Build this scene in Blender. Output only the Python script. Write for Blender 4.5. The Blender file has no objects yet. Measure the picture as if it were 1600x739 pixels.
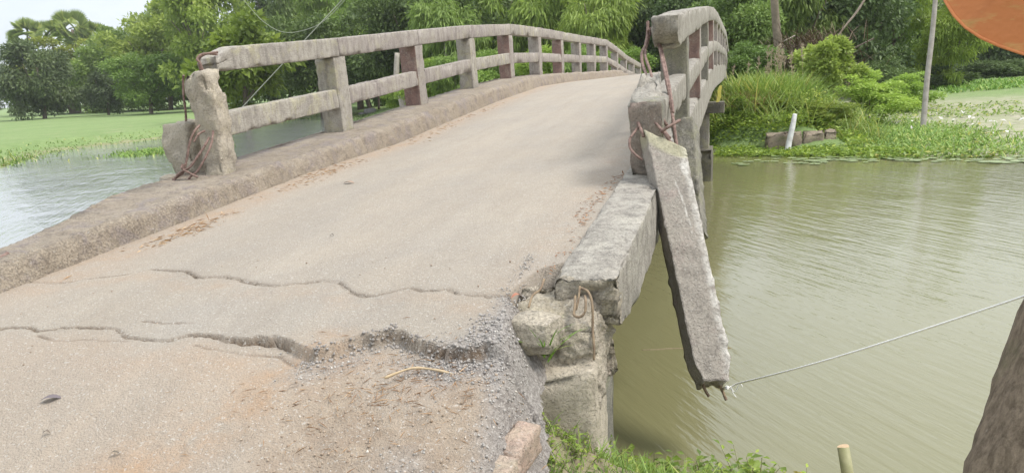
import bpy, math, random
import numpy as np
from mathutils import Vector, Matrix
random.seed(7)
RNG = np.random.default_rng(11)
scene = bpy.context.scene
C = scene.collection

# ------------------------------------------------------------------ camera
EYE = np.array([0.0, 0.0, 1.6])
FPX = 1150.0
pitch = math.atan((369.5 - 122.7) / FPX); yaw = math.radians(17.55); roll = math.radians(3.2)
F_ = np.array([-math.sin(yaw) * math.cos(pitch), math.cos(yaw) * math.cos(pitch), -math.sin(pitch)])
R0 = np.array([math.cos(yaw), math.sin(yaw), 0.0]); U0 = np.cross(R0, F_)
R_ = R0 * math.cos(roll) - U0 * math.sin(roll)
U_ = U0 * math.cos(roll) + R0 * math.sin(roll)
cam = bpy.data.cameras.new('camera')
cam.sensor_width = 36.0; cam.lens = 36.0 * FPX / 1600.0
cam.clip_start = 0.05; cam.clip_end = 3000
cam_o = bpy.data.objects.new('camera', cam); C.objects.link(cam_o)
m = Matrix.Identity(4)
for i in range(3):
    m[i][0] = R_[i]; m[i][1] = U_[i]; m[i][2] = -F_[i]; m[i][3] = EYE[i]
cam_o.matrix_world = m
scene.camera = cam_o

def at(px, py, d):
    """world point seen at photo pixel px,py at depth d metres"""
    return EYE + d * (F_ + R_ * (px - 800) / FPX + U_ * (369.5 - py) / FPX)

# ------------------------------------------------------------------ world, sun, exposure
SUN_DIR = Vector((0.75, 0.08, 1.10)).normalized()      # towards the sun
sun_elev = math.asin(SUN_DIR.z); sun_az = math.atan2(SUN_DIR.x, SUN_DIR.y)
w = bpy.data.worlds.new('World'); scene.world = w; w.use_nodes = True
nt = w.node_tree; nt.nodes.clear()
wo = nt.nodes.new('ShaderNodeOutputWorld'); bg = nt.nodes.new('ShaderNodeBackground')
sky = nt.nodes.new('ShaderNodeTexSky'); sky.sky_type = 'NISHITA'; sky.sun_disc = False
sky.sun_elevation = sun_elev; sky.sun_rotation = sun_az; sky.dust_density = 3.0; sky.air_density = 1.0
tc = nt.nodes.new('ShaderNodeTexCoord')
mp = nt.nodes.new('ShaderNodeMapping'); mp.inputs['Scale'].default_value = (1.0, 1.0, 3.0)
no = nt.nodes.new('ShaderNodeTexNoise'); no.inputs['Scale'].default_value = 2.2; no.inputs['Detail'].default_value = 6
no.inputs['Roughness'].default_value = 0.55
ramp = nt.nodes.new('ShaderNodeValToRGB')
ramp.color_ramp.elements[0].position = 0.30; ramp.color_ramp.elements[0].color = (7.2, 8.0, 9.0, 1)
ramp.color_ramp.elements[1].position = 0.68; ramp.color_ramp.elements[1].color = (10.2, 10.5, 10.9, 1)
mx = nt.nodes.new('ShaderNodeMix'); mx.data_type = 'RGBA'; mx.inputs[0].default_value = 0.85
bg.inputs['Strength'].default_value = 0.10
L = nt.links.new
L(tc.outputs['Generated'], mp.inputs['Vector']); L(mp.outputs[0], no.inputs['Vector'])
L(no.outputs['Fac'], ramp.inputs['Fac']); L(sky.outputs['Color'], mx.inputs[6]); L(ramp.outputs['Color'], mx.inputs[7])
sx = nt.nodes.new('ShaderNodeSeparateXYZ'); L(tc.outputs['Generated'], sx.inputs[0])
gr = nt.nodes.new('ShaderNodeMapRange'); gr.inputs[1].default_value = 0.0; gr.inputs[2].default_value = 0.8; gr.inputs[3].default_value = 0.66; gr.inputs[4].default_value = 1.12
L(sx.outputs[2], gr.inputs[0])                      # overcast: the sky brightens towards the zenith
vm = nt.nodes.new('ShaderNodeVectorMath'); vm.operation = 'SCALE'; L(mx.outputs[2], vm.inputs[0]); L(gr.outputs[0], vm.inputs[3])
L(vm.outputs[0], bg.inputs['Color']); L(bg.outputs[0], wo.inputs['Surface'])
sl = bpy.data.lights.new('sun', 'SUN'); sl.energy = 1.9; sl.angle = math.radians(18); sl.color = (1.0, 0.95, 0.88)
so = bpy.data.objects.new('sun', sl); C.objects.link(so)
so.rotation_euler = SUN_DIR.to_track_quat('Z', 'Y').to_euler()
scene.view_settings.view_transform = 'Standard'; scene.view_settings.look = 'None'
scene.view_settings.exposure = 0.80; scene.view_settings.gamma = 1.0
scene.cycles.use_denoising = True
scene.cycles.max_bounces = 8; scene.cycles.transparent_max_bounces = 8

# ------------------------------------------------------------------ numpy noise
def _hash(ix, iy, iz, seed):
    h = (ix.astype(np.int64) * 374761393 + iy.astype(np.int64) * 668265263 + iz.astype(np.int64) * 2147483647 + seed * 1442695041) & 0xffffffff
    h = ((h ^ (h >> 13)) * 1274126177) & 0xffffffff
    h = h ^ (h >> 16)
    return (h & 0xffffff) / float(0xffffff)
def vnoise(P, s=1.0, seed=0):
    P = np.asarray(P, float) * s
    I = np.floor(P); f = P - I; f = f * f * (3 - 2 * f); I = I.astype(np.int64)
    r = 0
    for dx in (0, 1):
        for dy in (0, 1):
            for dz in (0, 1):
                wgt = (f[..., 0] if dx else 1 - f[..., 0]) * (f[..., 1] if dy else 1 - f[..., 1]) * (f[..., 2] if dz else 1 - f[..., 2])
                r = r + wgt * _hash(I[..., 0] + dx, I[..., 1] + dy, I[..., 2] + dz, seed)
    return r * 2 - 1
def fbm(P, s=1.0, seed=0, oct=4, rough=0.5):
    a = 1.0; t = 0; n = 0
    for o in range(oct):
        t = t + a * vnoise(P, s * 2 ** o, seed + o * 17); n += a; a *= rough
    return t / n

# ------------------------------------------------------------------ object helpers
def mesh(name, V, Fc, attrs=None, smooth=False):
    me = bpy.data.meshes.new(name)
    if isinstance(Fc, np.ndarray):
        k = Fc.shape[1]; n = Fc.shape[0]
        me.vertices.add(len(V)); me.vertices.foreach_set('co', np.asarray(V, np.float32).ravel())
        me.loops.add(n * k); me.loops.foreach_set('vertex_index', Fc.astype(np.int32).ravel())
        me.polygons.add(n); me.polygons.foreach_set('loop_start', np.arange(0, n * k, k, dtype=np.int32))
        me.update(calc_edges=True)
    else:
        me.from_pydata([tuple(v) for v in V], [], Fc); me.update()
    for kk, a in (attrs or {}).items():
        at_ = me.attributes.new(kk, 'FLOAT', 'POINT'); at_.data.foreach_set('value', np.asarray(a, np.float32))
    if smooth:
        me.polygons.foreach_set('use_smooth', np.ones(len(me.polygons), bool))
    return me
def link(name, me, mat=None, parent=None, loc=None):
    o = bpy.data.objects.new(name, me); C.objects.link(o)
    if mat is not None and me is not None and not me.materials: me.materials.append(mat)
    if parent is not None: o.parent = parent
    if loc is not None: o.location = loc
    return o
def tag(o, label=None, cat=None, group=None, kind=None):
    if label: o['label'] = label
    if cat: o['category'] = cat
    if group: o['group'] = group
    if kind: o['kind'] = kind
    return o
def thing(name, label, cat, loc=(0, 0, 0), group=None, rz=0.0):
    o = bpy.data.objects.new(name, None); C.objects.link(o)
    o.location = loc; o.rotation_euler = (0, 0, rz); o.empty_display_size = 0.2
    return tag(o, label, cat, group)
class MB:
    def __init__(s): s.V = []; s.F = []
    def add(s, V, Fc):
        b = len(s.V); s.V += [tuple(map(float, v)) for v in V]; s.F += [tuple(int(i) + b for i in f) for f in Fc]
    def tube(s, pts, rad, n=8, cap=True):
        pts = [np.asarray(p, float) for p in pts]
        if np.isscalar(rad): rad = [rad] * len(pts)
        if len(rad) != len(pts): rad = np.interp(np.linspace(0, 1, len(pts)), np.linspace(0, 1, len(rad)), rad)
        ref = np.array([0.13, 0.37, 0.92]); V = []
        for i, p in enumerate(pts):
            d = pts[min(i + 1, len(pts) - 1)] - pts[max(i - 1, 0)]; d = d / (np.linalg.norm(d) + 1e-9)
            if abs(d @ ref) > 0.95: ref = np.array([0.9, 0.1, 0.2])
            a = np.cross(d, ref); a /= np.linalg.norm(a); b = np.cross(d, a); 
            for k in range(n):
                t = 2 * math.pi * k / n
                V.append(p + rad[i] * (a * math.cos(t) + b * math.sin(t)))
        Fc = []
        for i in range(len(pts) - 1):
            for k in range(n):
                k2 = (k + 1) % n
                Fc.append((i * n + k, i * n + k2, (i + 1) * n + k2, (i + 1) * n + k))
        if cap:
            Fc.append(tuple(range(n))[::-1]); Fc.append(tuple((len(pts) - 1) * n + k for k in range(n)))
        s.add(V, Fc)
    def build(s, name, mat, parent=None, smooth=False):
        return link(name, mesh(name, s.V, s.F, smooth=smooth), mat, parent)
def smooth_path(pts, sub=6):
    P = [np.asarray(p, float) for p in pts]; out = []
    for i in range(len(P) - 1):
        p0 = P[max(i - 1, 0)]; p1 = P[i]; p2 = P[i + 1]; p3 = P[min(i + 2, len(P) - 1)]
        for k in range(sub):
            t = k / sub
            out.append(0.5 * ((2 * p1) + (-p0 + p2) * t + (2 * p0 - 5 * p1 + 4 * p2 - p3) * t * t + (-p0 + 3 * p1 - 3 * p2 + p3) * t ** 3))
    out.append(P[-1]); return out

def lattice(func, nu, nv, nw, dims, crisp=False):
    """closed box surface: func(u,v,w) arrays in 0..1 -> (N,3); also the distance of each vertex to the nearest edge"""
    def ax_(n, L_):
        e_ = min(.012, L_ * .2) / L_; a = np.linspace(0, 1, n + 1)
        if crisp and n >= 4: a[1] = e_; a[-2] = 1 - e_; a[2:-2] = np.linspace(e_, 1 - e_, n - 1)[1:-1]
        return a
    au, av, aw = ax_(nu, dims[0]), ax_(nv, dims[1]), ax_(nw, dims[2])
    I, J, K = np.meshgrid(np.arange(nu + 1), np.arange(nv + 1), np.arange(nw + 1), indexing='ij')
    surf = (I == 0) | (I == nu) | (J == 0) | (J == nv) | (K == 0) | (K == nw)
    idx = -np.ones(I.shape, int); idx[surf] = np.arange(surf.sum())
    u = au[I[surf]]; v = av[J[surf]]; ww = aw[K[surf]]
    V = func(u, v, ww)
    d = np.stack([np.minimum(u, 1 - u) * dims[0], np.minimum(v, 1 - v) * dims[1], np.minimum(ww, 1 - ww) * dims[2]], 1)
    d.sort(axis=1); edge = d[:, 1]
    Fs = []
    def quad(A, flip):
        a = A[:-1, :-1].ravel(); b = A[1:, :-1].ravel(); c = A[1:, 1:].ravel(); e = A[:-1, 1:].ravel()
        Fs.append(np.stack([a, b, c, e] if not flip else [e, c, b, a], 1))
    quad(idx[:, :, 0], True); quad(idx[:, :, -1], False)
    quad(idx[:, 0, :], False); quad(idx[:, -1, :], True)
    quad(idx[0, :, :], True); quad(idx[-1, :, :], False)
    return V, np.concatenate(Fs), edge
def normals(V, Fc):
    n = np.cross(V[Fc[:, 2]] - V[Fc[:, 0]], V[Fc[:, 3]] - V[Fc[:, 1]]); N = np.zeros_like(V)
    for k in range(4): np.add.at(N, Fc[:, k], n)
    return N / (np.linalg.norm(N, axis=1, keepdims=True) + 1e-12)
def rough(V, Fc, edge, amp=0.004, sc=14, seed=0, r=0.02, bev=0.006, chip=0.02, chipsc=9):
    N = normals(V, Fc)
    d = amp * fbm(V, sc, seed, 4, 0.6)
    e = np.clip(1 - edge / r, 0, 1)
    d = d - bev * e ** 2
    e2 = np.clip(1 - edge / (r * 2.2), 0, 1)
    d = d - chip * e2 * np.clip(fbm(V, chipsc, seed + 5, 3) - 0.05, 0, 1) * 2
    return V + N * d[:, None]
def hexa(c8):
    """c8: 8 corners, index u+2v+4w"""
    c = np.array(c8, float)
    def f(u, v, w_):
        r = 0
        for i in range(8):
            a = (u if i & 1 else 1 - u) * (v if i & 2 else 1 - v) * (w_ if i & 4 else 1 - w_)
            r = r + a[:, None] * c[i]
        return r
    dims = (np.linalg.norm(c[1] - c[0]), np.linalg.norm(c[2] - c[0]), np.linalg.norm(c[4] - c[0]))
    return f, dims
def block(name, c8, mat, parent=None, res=0.04, warp=None, maxn=60, **kw):
    f, dims = hexa(c8)
    n = [int(min(maxn, max(4, round(x / res)))) for x in dims]
    V, Fc, edge = lattice(f, n[0], n[1], n[2], dims, True)
    if warp: V = warp(V)
    V = rough(V, Fc, edge, **kw)
    return link(name, mesh(name, V, Fc, smooth=True), mat, parent)
def box8(x0, x1, y0, y1, z0, z1):
    return [(x, y, z) for z in (z0, z1) for y in (y0, y1) for x in (x0, x1)]

# ------------------------------------------------------------------ materials
def newmat(name):
    mt = bpy.data.materials.new(name); mt.use_nodes = True
    n = mt.node_tree; n.nodes.clear()
    out = n.nodes.new('ShaderNodeOutputMaterial'); p = n.nodes.new('ShaderNodeBsdfPrincipled')
    n.links.new(p.outputs[0], out.inputs['Surface'])
    return mt, n, p, out
class NT:
    def __init__(s, n): s.n = n; s.tc = n.nodes.new('ShaderNodeTexCoord')
    def vec(s, kind='Object', scale=(1, 1, 1), rot=(0, 0, 0)):
        mpn = s.n.nodes.new('ShaderNodeMapping'); mpn.inputs['Scale'].default_value = scale; mpn.inputs['Rotation'].default_value = rot
        s.n.links.new(s.tc.outputs[kind], mpn.inputs['Vector']); return mpn.outputs[0]
    def noise(s, scale, detail=4, rough=0.55, vec=None, lac=2.0, dist=0.0):
        t = s.n.nodes.new('ShaderNodeTexNoise'); t.inputs['Scale'].default_value = scale; t.inputs['Detail'].default_value = detail
        t.inputs['Roughness'].default_value = rough; t.inputs['Distortion'].default_value = dist
        s.n.links.new(vec if vec is not None else s.tc.outputs['Object'], t.inputs['Vector']); return t.outputs['Fac']
    def ramp(s, fac, stops):
        r = s.n.nodes.new('ShaderNodeValToRGB'); e = r.color_ramp.elements
        while len(e) < len(stops): e.new(0.5)
        for q, (p, c) in zip(e, stops):
            q.position = p; q.color = (c, c, c, 1) if np.isscalar(c) else (*c, 1)
        s.n.links.new(fac, r.inputs['Fac']); return r.outputs['Color']
    def mix(s, fac, a, b, mode='MIX'):
        x = s.n.nodes.new('ShaderNodeMix'); x.data_type = 'RGBA'; x.blend_type = mode
        for sock, val in ((x.inputs[0], fac), (x.inputs[6], a), (x.inputs[7], b)):
            if hasattr(val, 'is_output'): s.n.links.new(val, sock)
            elif np.isscalar(val): sock.default_value = val
            else: sock.default_value = (*val, 1)
        return x.outputs[2]
    def math(s, op, a, b=0.0):
        x = s.n.nodes.new('ShaderNodeMath'); x.operation = op
        for sock, val in ((x.inputs[0], a), (x.inputs[1], b)):
            if hasattr(val, 'is_output'): s.n.links.new(val, sock)
            else: sock.default_value = val
        return x.outputs[0]
    def attr(s, name):
        a = s.n.nodes.new('ShaderNodeAttribute'); a.attribute_name = name; return a.outputs['Fac']
    def bump(s, h, dist, strength=1.0, normal=None):
        b = s.n.nodes.new('ShaderNodeBump'); b.inputs['Distance'].default_value = dist; b.inputs['Strength'].default_value = strength
        s.n.links.new(h, b.inputs['Height'])
        if normal is not None: s.n.links.new(normal, b.inputs['Normal'])
        return b.outputs['Normal']
    def pos(s):
        g = s.n.nodes.new('ShaderNodeNewGeometry'); return g.outputs['Position']

def concrete(name, a, b, dark, lichen=None, lich_amt=0.5, streak=0.4, bump=0.006, speck=True, scale=1.0):
    mt, n, p, out = newmat(name); t = NT(n); P = t.pos()
    col = t.mix(t.ramp(t.noise(2.6 * scale, 6, 0.6, P), [(0.3, 0.0), (0.7, 1.0)]), a, b)
    if streak:
        mpn = n.nodes.new('ShaderNodeMapping'); mpn.inputs['Scale'].default_value = (9, 9, 1.0); n.links.new(P, mpn.inputs['Vector'])
        col = t.mix(t.math('MULTIPLY', t.ramp(t.noise(1.6, 5, 0.65, mpn.outputs[0]), [(0.46, 0.0), (0.68, 1.0)]), float(streak)), col, dark)
    col = t.mix(t.math('MULTIPLY', t.ramp(t.noise(11 * scale, 7, 0.75, P), [(0.48, 0.0), (0.66, 1.0)]), 0.75), col, dark)
    if lichen:
        col = t.mix(t.math('MULTIPLY', t.ramp(t.noise(4.3 * scale, 5, 0.7, P, dist=0.6), [(0.5, 0.0), (0.64, 1.0)]), lich_amt), col, lichen)
    if speck:
        col = t.mix(t.math('MULTIPLY', t.ramp(t.noise(95, 2, 0.6, P), [(0.56, 0.0), (0.72, 1.0)]), 0.55), col, tuple(x * 0.35 for x in dark))
        col = t.mix(t.math('MULTIPLY', t.ramp(t.noise(70, 2, 0.6, P), [(0.60, 0.0), (0.74, 1.0)]), 0.5), col, (0.52, 0.50, 0.45))
    n.links.new(col, p.inputs['Base Color']); p.inputs['Roughness'].default_value = 0.93
    h = t.math('ADD', t.math('MULTIPLY', t.noise(30, 9, 0.78, P), 1.0), t.math('MULTIPLY', t.ramp(t.noise(75, 4, 0.65, P), [(0.36, 0.0), (0.5, 1.0)]), 0.35))
    n.links.new(t.bump(h, bump * 1.5, 1.0), p.inputs['Normal'])
    return mt
CON_L = concrete('concrete_weathered', (0.460, 0.425, 0.356), (0.345, 0.316, 0.276), (0.196, 0.172, 0.149), (0.460, 0.425, 0.253), 0.55, streak=0.75)
CON_P = concrete('concrete_purple_grey', (0.341, 0.303, 0.270), (0.407, 0.369, 0.319), (0.198, 0.165, 0.154), (0.462, 0.429, 0.297), 0.35, streak=0.80)
CON_K = concrete('kerb_concrete', (0.40, 0.335, 0.255), (0.31, 0.255, 0.19), (0.19, 0.155, 0.125), (0.27, 0.23, 0.225), 0.6, streak=False, bump=0.012)
CON_R = concrete('concrete_red_paint', (0.260, 0.157, 0.130), (0.300, 0.198, 0.164), (0.151, 0.103, 0.096), (0.451, 0.410, 0.342), 0.3)
CON_D = concrete('concrete_dark', (0.300, 0.281, 0.231), (0.213, 0.200, 0.163), (0.112, 0.106, 0.088), (0.312, 0.312, 0.163), 0.4)
CON_R2 = concrete('concrete_dull_red', (0.29, 0.225, 0.185), (0.25, 0.215, 0.175), (0.15, 0.13, 0.11), (0.33, 0.31, 0.26), 0.4)
CON_S = concrete('pier_dark', (0.17, 0.155, 0.125), (0.12, 0.11, 0.085), (0.06, 0.055, 0.045), (0.20, 0.19, 0.08), 0.4)
CON_G = concrete('concrete_grey', (0.410, 0.382, 0.326), (0.323, 0.294, 0.250), (0.166, 0.150, 0.128), (0.488, 0.454, 0.378), 0.45, streak=0.75)
CON_A = concrete('concrete_beige', (0.60, 0.53, 0.42), (0.50, 0.44, 0.34), (0.30, 0.26, 0.20), (0.56, 0.50, 0.34), 0.3)
CON_B = concrete('concrete_broken', (0.54, 0.475, 0.37), (0.41, 0.36, 0.285), (0.22, 0.19, 0.15), (0.50, 0.44, 0.28), 0.35, streak=False, bump=0.010)

def simple(name, a, b, sc=8, rough_=0.8, bump=0.003, bsc=40, detail=5):
    mt, n, p, out = newmat(name); t = NT(n)
    n.links.new(t.mix(t.ramp(t.noise(sc, detail, 0.6), [(0.35, 0.0), (0.65, 1.0)]), a, b), p.inputs['Base Color'])
    p.inputs['Roughness'].default_value = rough_
    n.links.new(t.bump(t.noise(bsc, 5, 0.65), bump, 1.0), p.inputs['Normal'])
    return mt
RUST = simple('rust', (0.13, 0.08, 0.062), (0.27, 0.185, 0.155), 30, 0.9, 0.002, 120)
RUST_T = simple('rust_mud', (0.28, 0.21, 0.13), (0.17, 0.12, 0.08), 30, 0.9, 0.002, 120)
BARK = simple('bark', (0.13, 0.10, 0.075), (0.21, 0.17, 0.13), 3, 0.95, 0.03, 14)
BARK_P = simple('bark_pale', (0.30, 0.26, 0.21), (0.42, 0.38, 0.32), 4, 0.9, 0.02, 12)
WOOD_G = simple('grey_wood', (0.26, 0.235, 0.20), (0.36, 0.33, 0.29), 6, 0.9, 0.01, 25)
WHITE_W = simple('whitewashed_wood', (0.68, 0.68, 0.66), (0.50, 0.49, 0.46), 8, 0.8, 0.006, 25)
STUB_W = simple('green_bamboo', (0.24, 0.24, 0.11), (0.33, 0.31, 0.17), 14, 0.6, 0.002, 30)
CUTW = simple('cut_wood', (0.52, 0.36, 0.22), (0.60, 0.45, 0.28), 60, 0.8, 0.001, 80)
STRING = simple('white_string', (0.85, 0.84, 0.80), (0.8, 0.79, 0.74), 60, 0.8, 0.0005, 300)
ROPE = simple('pale_rope', (0.36, 0.38, 0.30), (0.28, 0.30, 0.23), 60, 0.8, 0.0005, 300)

def road_material():
    mt, n, p, out = newmat('worn_asphalt'); t = NT(n); P = t.pos()
    fine = t.noise(150, 3, 0.6, P); mid = t.noise(1.3, 6, 0.6, P)
    grey = t.mix(t.ramp(mid, [(0.35, 0.0), (0.65, 1.0)]), (0.366, 0.328, 0.277), (0.421, 0.368, 0.297))
    tan = (0.405, 0.345, 0.27)
    mpn = n.nodes.new('ShaderNodeMapping'); mpn.inputs['Scale'].default_value = (1.7, 0.6, 1); mpn.inputs['Rotation'].default_value = (0, 0, 0.25)
    n.links.new(P, mpn.inputs['Vector'])
    col = t.mix(t.math('MULTIPLY', t.ramp(t.noise(1.5, 7, 0.62, mpn.outputs[0], dist=0.3), [(0.44, 0.0), (0.66, 1.0)]), 0.6), grey, tan)
    col = t.mix(t.math('MULTIPLY', t.ramp(t.noise(3.2, 8, 0.75, mpn.outputs[0], dist=0.8), [(0.50, 0.0), (0.70, 1.0)]), 0.28), col, (0.26, 0.215, 0.165))
    col = t.mix(t.math('MULTIPLY', t.ramp(t.noise(14, 6, 0.75, P), [(0.50, 0.0), (0.72, 1.0)]), 0.25), col, (0.26, 0.22, 0.175))
    mp2 = n.nodes.new('ShaderNodeMapping'); mp2.inputs['Scale'].default_value = (1.6, 0.07, 1); n.links.new(P, mp2.inputs['Vector'])
    col = t.mix(t.math('MULTIPLY', t.ramp(t.noise(1.7, 5, 0.6, mp2.outputs[0]), [(0.42, 0.0), (0.66, 1.0)]), 0.30), col, (0.27, 0.235, 0.19))
    # dust gathered on the near approach and orange soil patches
    col = t.mix(t.math('MULTIPLY', t.attr('dust'), 0.75), col, (0.405, 0.33, 0.255))
    col = t.mix(t.math('MULTIPLY', t.attr('orange'), t.ramp(t.noise(5, 6, 0.7, P), [(0.36, 0.0), (0.66, 0.75)])), col, (0.45, 0.27, 0.14))
    soil = t.mix(t.ramp(t.noise(9, 6, 0.7, P), [(0.4, 0.0), (0.65, 1.0)]), (0.29, 0.215, 0.15), (0.40, 0.32, 0.235))
    col = t.mix(t.math('MULTIPLY', t.attr('soil'), t.ramp(t.noise(6, 6, 0.7, P), [(0.30, 0.35), (0.6, 1.0)])), col, soil)
    grav = t.mix(t.ramp(t.noise(60, 4, 0.7, P), [(0.4, 0.0), (0.62, 1.0)]), (0.19, 0.175, 0.165), (0.38, 0.355, 0.33))
    col = t.mix(t.math('MULTIPLY', t.attr('gravel'), .85), col, grav)
    col = t.mix(t.attr('groove'), col, (0.15, 0.10, 0.06))
    # chips: dark and pale aggregate
    col = t.mix(t.math('MULTIPLY', t.ramp(fine, [(0.36, 1.0), (0.5, 0.0)]), 0.38), col, (0.20, 0.18, 0.155))
    col = t.mix(t.math('MULTIPLY', t.ramp(t.noise(85, 2, 0.5, P), [(0.60, 0.0), (0.70, 1.0)]), 0.55), col, (0.58, 0.55, 0.50))
    col = t.mix(t.math('MULTIPLY', t.ramp(t.noise(23, 3, 0.6, P), [(0.68, 0.0), (0.76, 1.0)]), 0.5), col, (0.25, 0.20, 0.16))
    n.links.new(col, p.inputs['Base Color']); p.inputs['Roughness'].default_value = 0.95
    h = t.math('ADD', fine, t.math('MULTIPLY', t.noise(40, 5, 0.7, P), 0.8))
    h = t.math('ADD', h, t.math('MULTIPLY', t.noise(9, 6, 0.7, P), 1.2))
    n.links.new(t.bump(h, 0.011, 1.0), p.inputs['Normal'])
    return mt
ROAD = road_material()

def ground_material():
    mt, n, p, out = newmat('ground_soil_grass'); t = NT(n); P = t.pos()
    g = t.mix(t.ramp(t.noise(0.22, 6, 0.65, P), [(0.35, 0.0), (0.65, 1.0)]), (0.165, 0.245, 0.075), (0.215, 0.29, 0.105))
    g = t.mix(t.math('MULTIPLY', t.ramp(t.noise(2.6, 7, 0.75, P), [(0.42, 0.0), (0.64, 1.0)]), 0.7), g, (0.135, 0.205, 0.06))
    g = t.mix(t.math('MULTIPLY', t.ramp(t.noise(0.7, 5, 0.7, P, dist=0.5), [(0.54, 0.0), (0.70, 1.0)]), 0.5), g, (0.30, 0.29, 0.17))
    s = t.mix(t.ramp(t.noise(3.0, 7, 0.7, P), [(0.35, 0.0), (0.65, 1.0)]), (0.20, 0.155, 0.105), (0.36, 0.28, 0.20))
    col = t.mix(t.math('MULTIPLY', t.attr('soil'), t.ramp(t.noise(2.2, 6, 0.7, P), [(0.32, 0.5), (0.55, 1.0)])), g, s)
    mud = t.mix(t.ramp(t.noise(2.0, 7, 0.75, P), [(0.35, 0.0), (0.62, 1.0)]), (0.22, 0.26, 0.11), (0.38, 0.35, 0.26))
    col = t.mix(t.attr('mud'), col, mud)
    n.links.new(col, p.inputs['Base Color']); p.inputs['Roughness'].default_value = 0.95
    h = t.math('ADD', t.noise(6, 6, 0.7, P), t.math('MULTIPLY', t.noise(50, 4, 0.7, P), 0.3))
    n.links.new(t.bump(h, 0.06, 0.8), p.inputs['Normal'])
    return mt
GROUND = ground_material()

def water_material():
    mt, n, p, out = newmat('muddy_water'); t = NT(n); P = t.pos()
    col = t.mix(t.ramp(t.noise(0.12, 4, 0.5, P), [(0.35, 0.0), (0.65, 1.0)]), (0.185, 0.178, 0.088), (0.212, 0.204, 0.105))
    s0 = n.nodes.new('ShaderNodeSeparateXYZ'); n.links.new(P, s0.inputs[0]); m0 = n.nodes.new('ShaderNodeMapRange')      # pale grey towards the left: silvery sky reflection painted into the base colour
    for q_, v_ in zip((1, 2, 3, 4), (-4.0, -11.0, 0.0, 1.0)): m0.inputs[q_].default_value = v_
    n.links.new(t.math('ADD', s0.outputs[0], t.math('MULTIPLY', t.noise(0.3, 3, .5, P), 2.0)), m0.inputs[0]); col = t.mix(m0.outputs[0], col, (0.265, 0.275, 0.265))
    n.links.new(col, p.inputs['Base Color']); p.inputs['Roughness'].default_value = 0.06; p.inputs['IOR'].default_value = 1.34; p.inputs['Coat Weight'].default_value = 0.35; p.inputs['Coat IOR'].default_value = 1.55; p.inputs['Coat Roughness'].default_value = 0.04
    def wv(scale, sx, sy, rot, dist=0.0):
        """noise stretched along the direction rot (radians from +x)"""
        a = n.nodes.new('ShaderNodeMapping'); a.inputs['Rotation'].default_value = (0, 0, -rot); n.links.new(P, a.inputs['Vector'])
        b = n.nodes.new('ShaderNodeMapping'); b.inputs['Scale'].default_value = (sx, sy, 1); n.links.new(a.outputs[0], b.inputs['Vector'])
        return t.noise(scale, 4, 0.55, b.outputs[0], dist=dist)
    crest = math.radians(-55)
    h = t.math('ADD', wv(6.0, 0.22, 1.9, crest, 0.15), t.math('MULTIPLY', wv(2.6, 0.4, 1.7, crest + .2), 0.8))
    h = t.math('ADD', h, t.math('MULTIPLY', wv(13, 0.45, 1.6, crest - .2), 0.16))
    gust = t.ramp(t.noise(0.35, 4, 0.6, P), [(0.3, 0.35), (0.65, 1.0)])
    sp_ = n.nodes.new('ShaderNodeSeparateXYZ'); n.links.new(P, sp_.inputs[0]); mr = n.nodes.new('ShaderNodeMapRange')      # windier on the open reach to the left
    for q_, v_ in zip((1, 2, 3, 4), (-3.0, -9.0, 1.0, 2.6)): mr.inputs[q_].default_value = v_
    n.links.new(sp_.outputs[0], mr.inputs[0]); gust = t.math('MULTIPLY', gust, mr.outputs[0])
    nb = t.bump(t.math('MULTIPLY', h, gust), 0.012, 1.0)
    n.links.new(nb, p.inputs['Normal']); n.links.new(nb, p.inputs['Coat Normal'])
    return mt
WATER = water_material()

def leafmat(name, dark, lite, yellow=None, trans=0.3, rough_=0.55):
    mt, n, p, out = newmat(name); t = NT(n)
    r = t.attr('rnd')
    oi = n.nodes.new('ShaderNodeObjectInfo')
    col = t.mix(t.ramp(r, [(0.05, 0.0), (0.95, 1.0)]), dark, lite)
    if yellow: col = t.mix(t.ramp(r, [(0.86, 0.0), (0.97, 0.8)]), col, yellow)
    col = t.mix(1.0, col, oi.outputs['Color'], 'MULTIPLY')
    n.links.new(col, p.inputs['Base Color']); p.inputs['Roughness'].default_value = rough_
    tr = n.nodes.new('ShaderNodeBsdfTranslucent'); ms = n.nodes.new('ShaderNodeMixShader'); ms.inputs[0].default_value = trans
    n.links.new(col, tr.inputs['Color'])
    n.links.new(p.outputs[0], ms.inputs[1]); n.links.new(tr.outputs[0], ms.inputs[2]); n.links.new(ms.outputs[0], out.inputs['Surface'])
    return mt
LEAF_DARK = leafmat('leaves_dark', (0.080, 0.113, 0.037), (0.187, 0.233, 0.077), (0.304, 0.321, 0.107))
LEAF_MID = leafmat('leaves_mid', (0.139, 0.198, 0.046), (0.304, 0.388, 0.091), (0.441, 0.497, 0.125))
LEAF_LITE = leafmat('leaves_light', (0.212, 0.279, 0.061), (0.417, 0.482, 0.110), (0.585, 0.590, 0.143), 0.4)
LEAF_YEL = leafmat('leaves_yellow_green', (0.127, 0.172, 0.034), (0.354, 0.414, 0.069), (0.531, 0.517, 0.088), 0.4)
LEAF_GRASS = leafmat('grass_blades', (0.123, 0.203, 0.051), (0.290, 0.406, 0.109), (0.522, 0.464, 0.203), 0.3)
LEAF_DRY = leafmat('dry_leaves', (0.20, 0.115, 0.06), (0.38, 0.26, 0.15), (0.47, 0.35, 0.22), 0.1, 0.8)
LEAF_PAD = leafmat('lily_leaves', (0.19, 0.25, 0.09), (0.30, 0.36, 0.17), (0.42, 0.42, 0.28), 0.1, 0.4)
PLUME = leafmat('reed_plumes', (0.36, 0.29, 0.21), (0.52, 0.43, 0.32), None, 0.3, 0.9)

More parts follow.
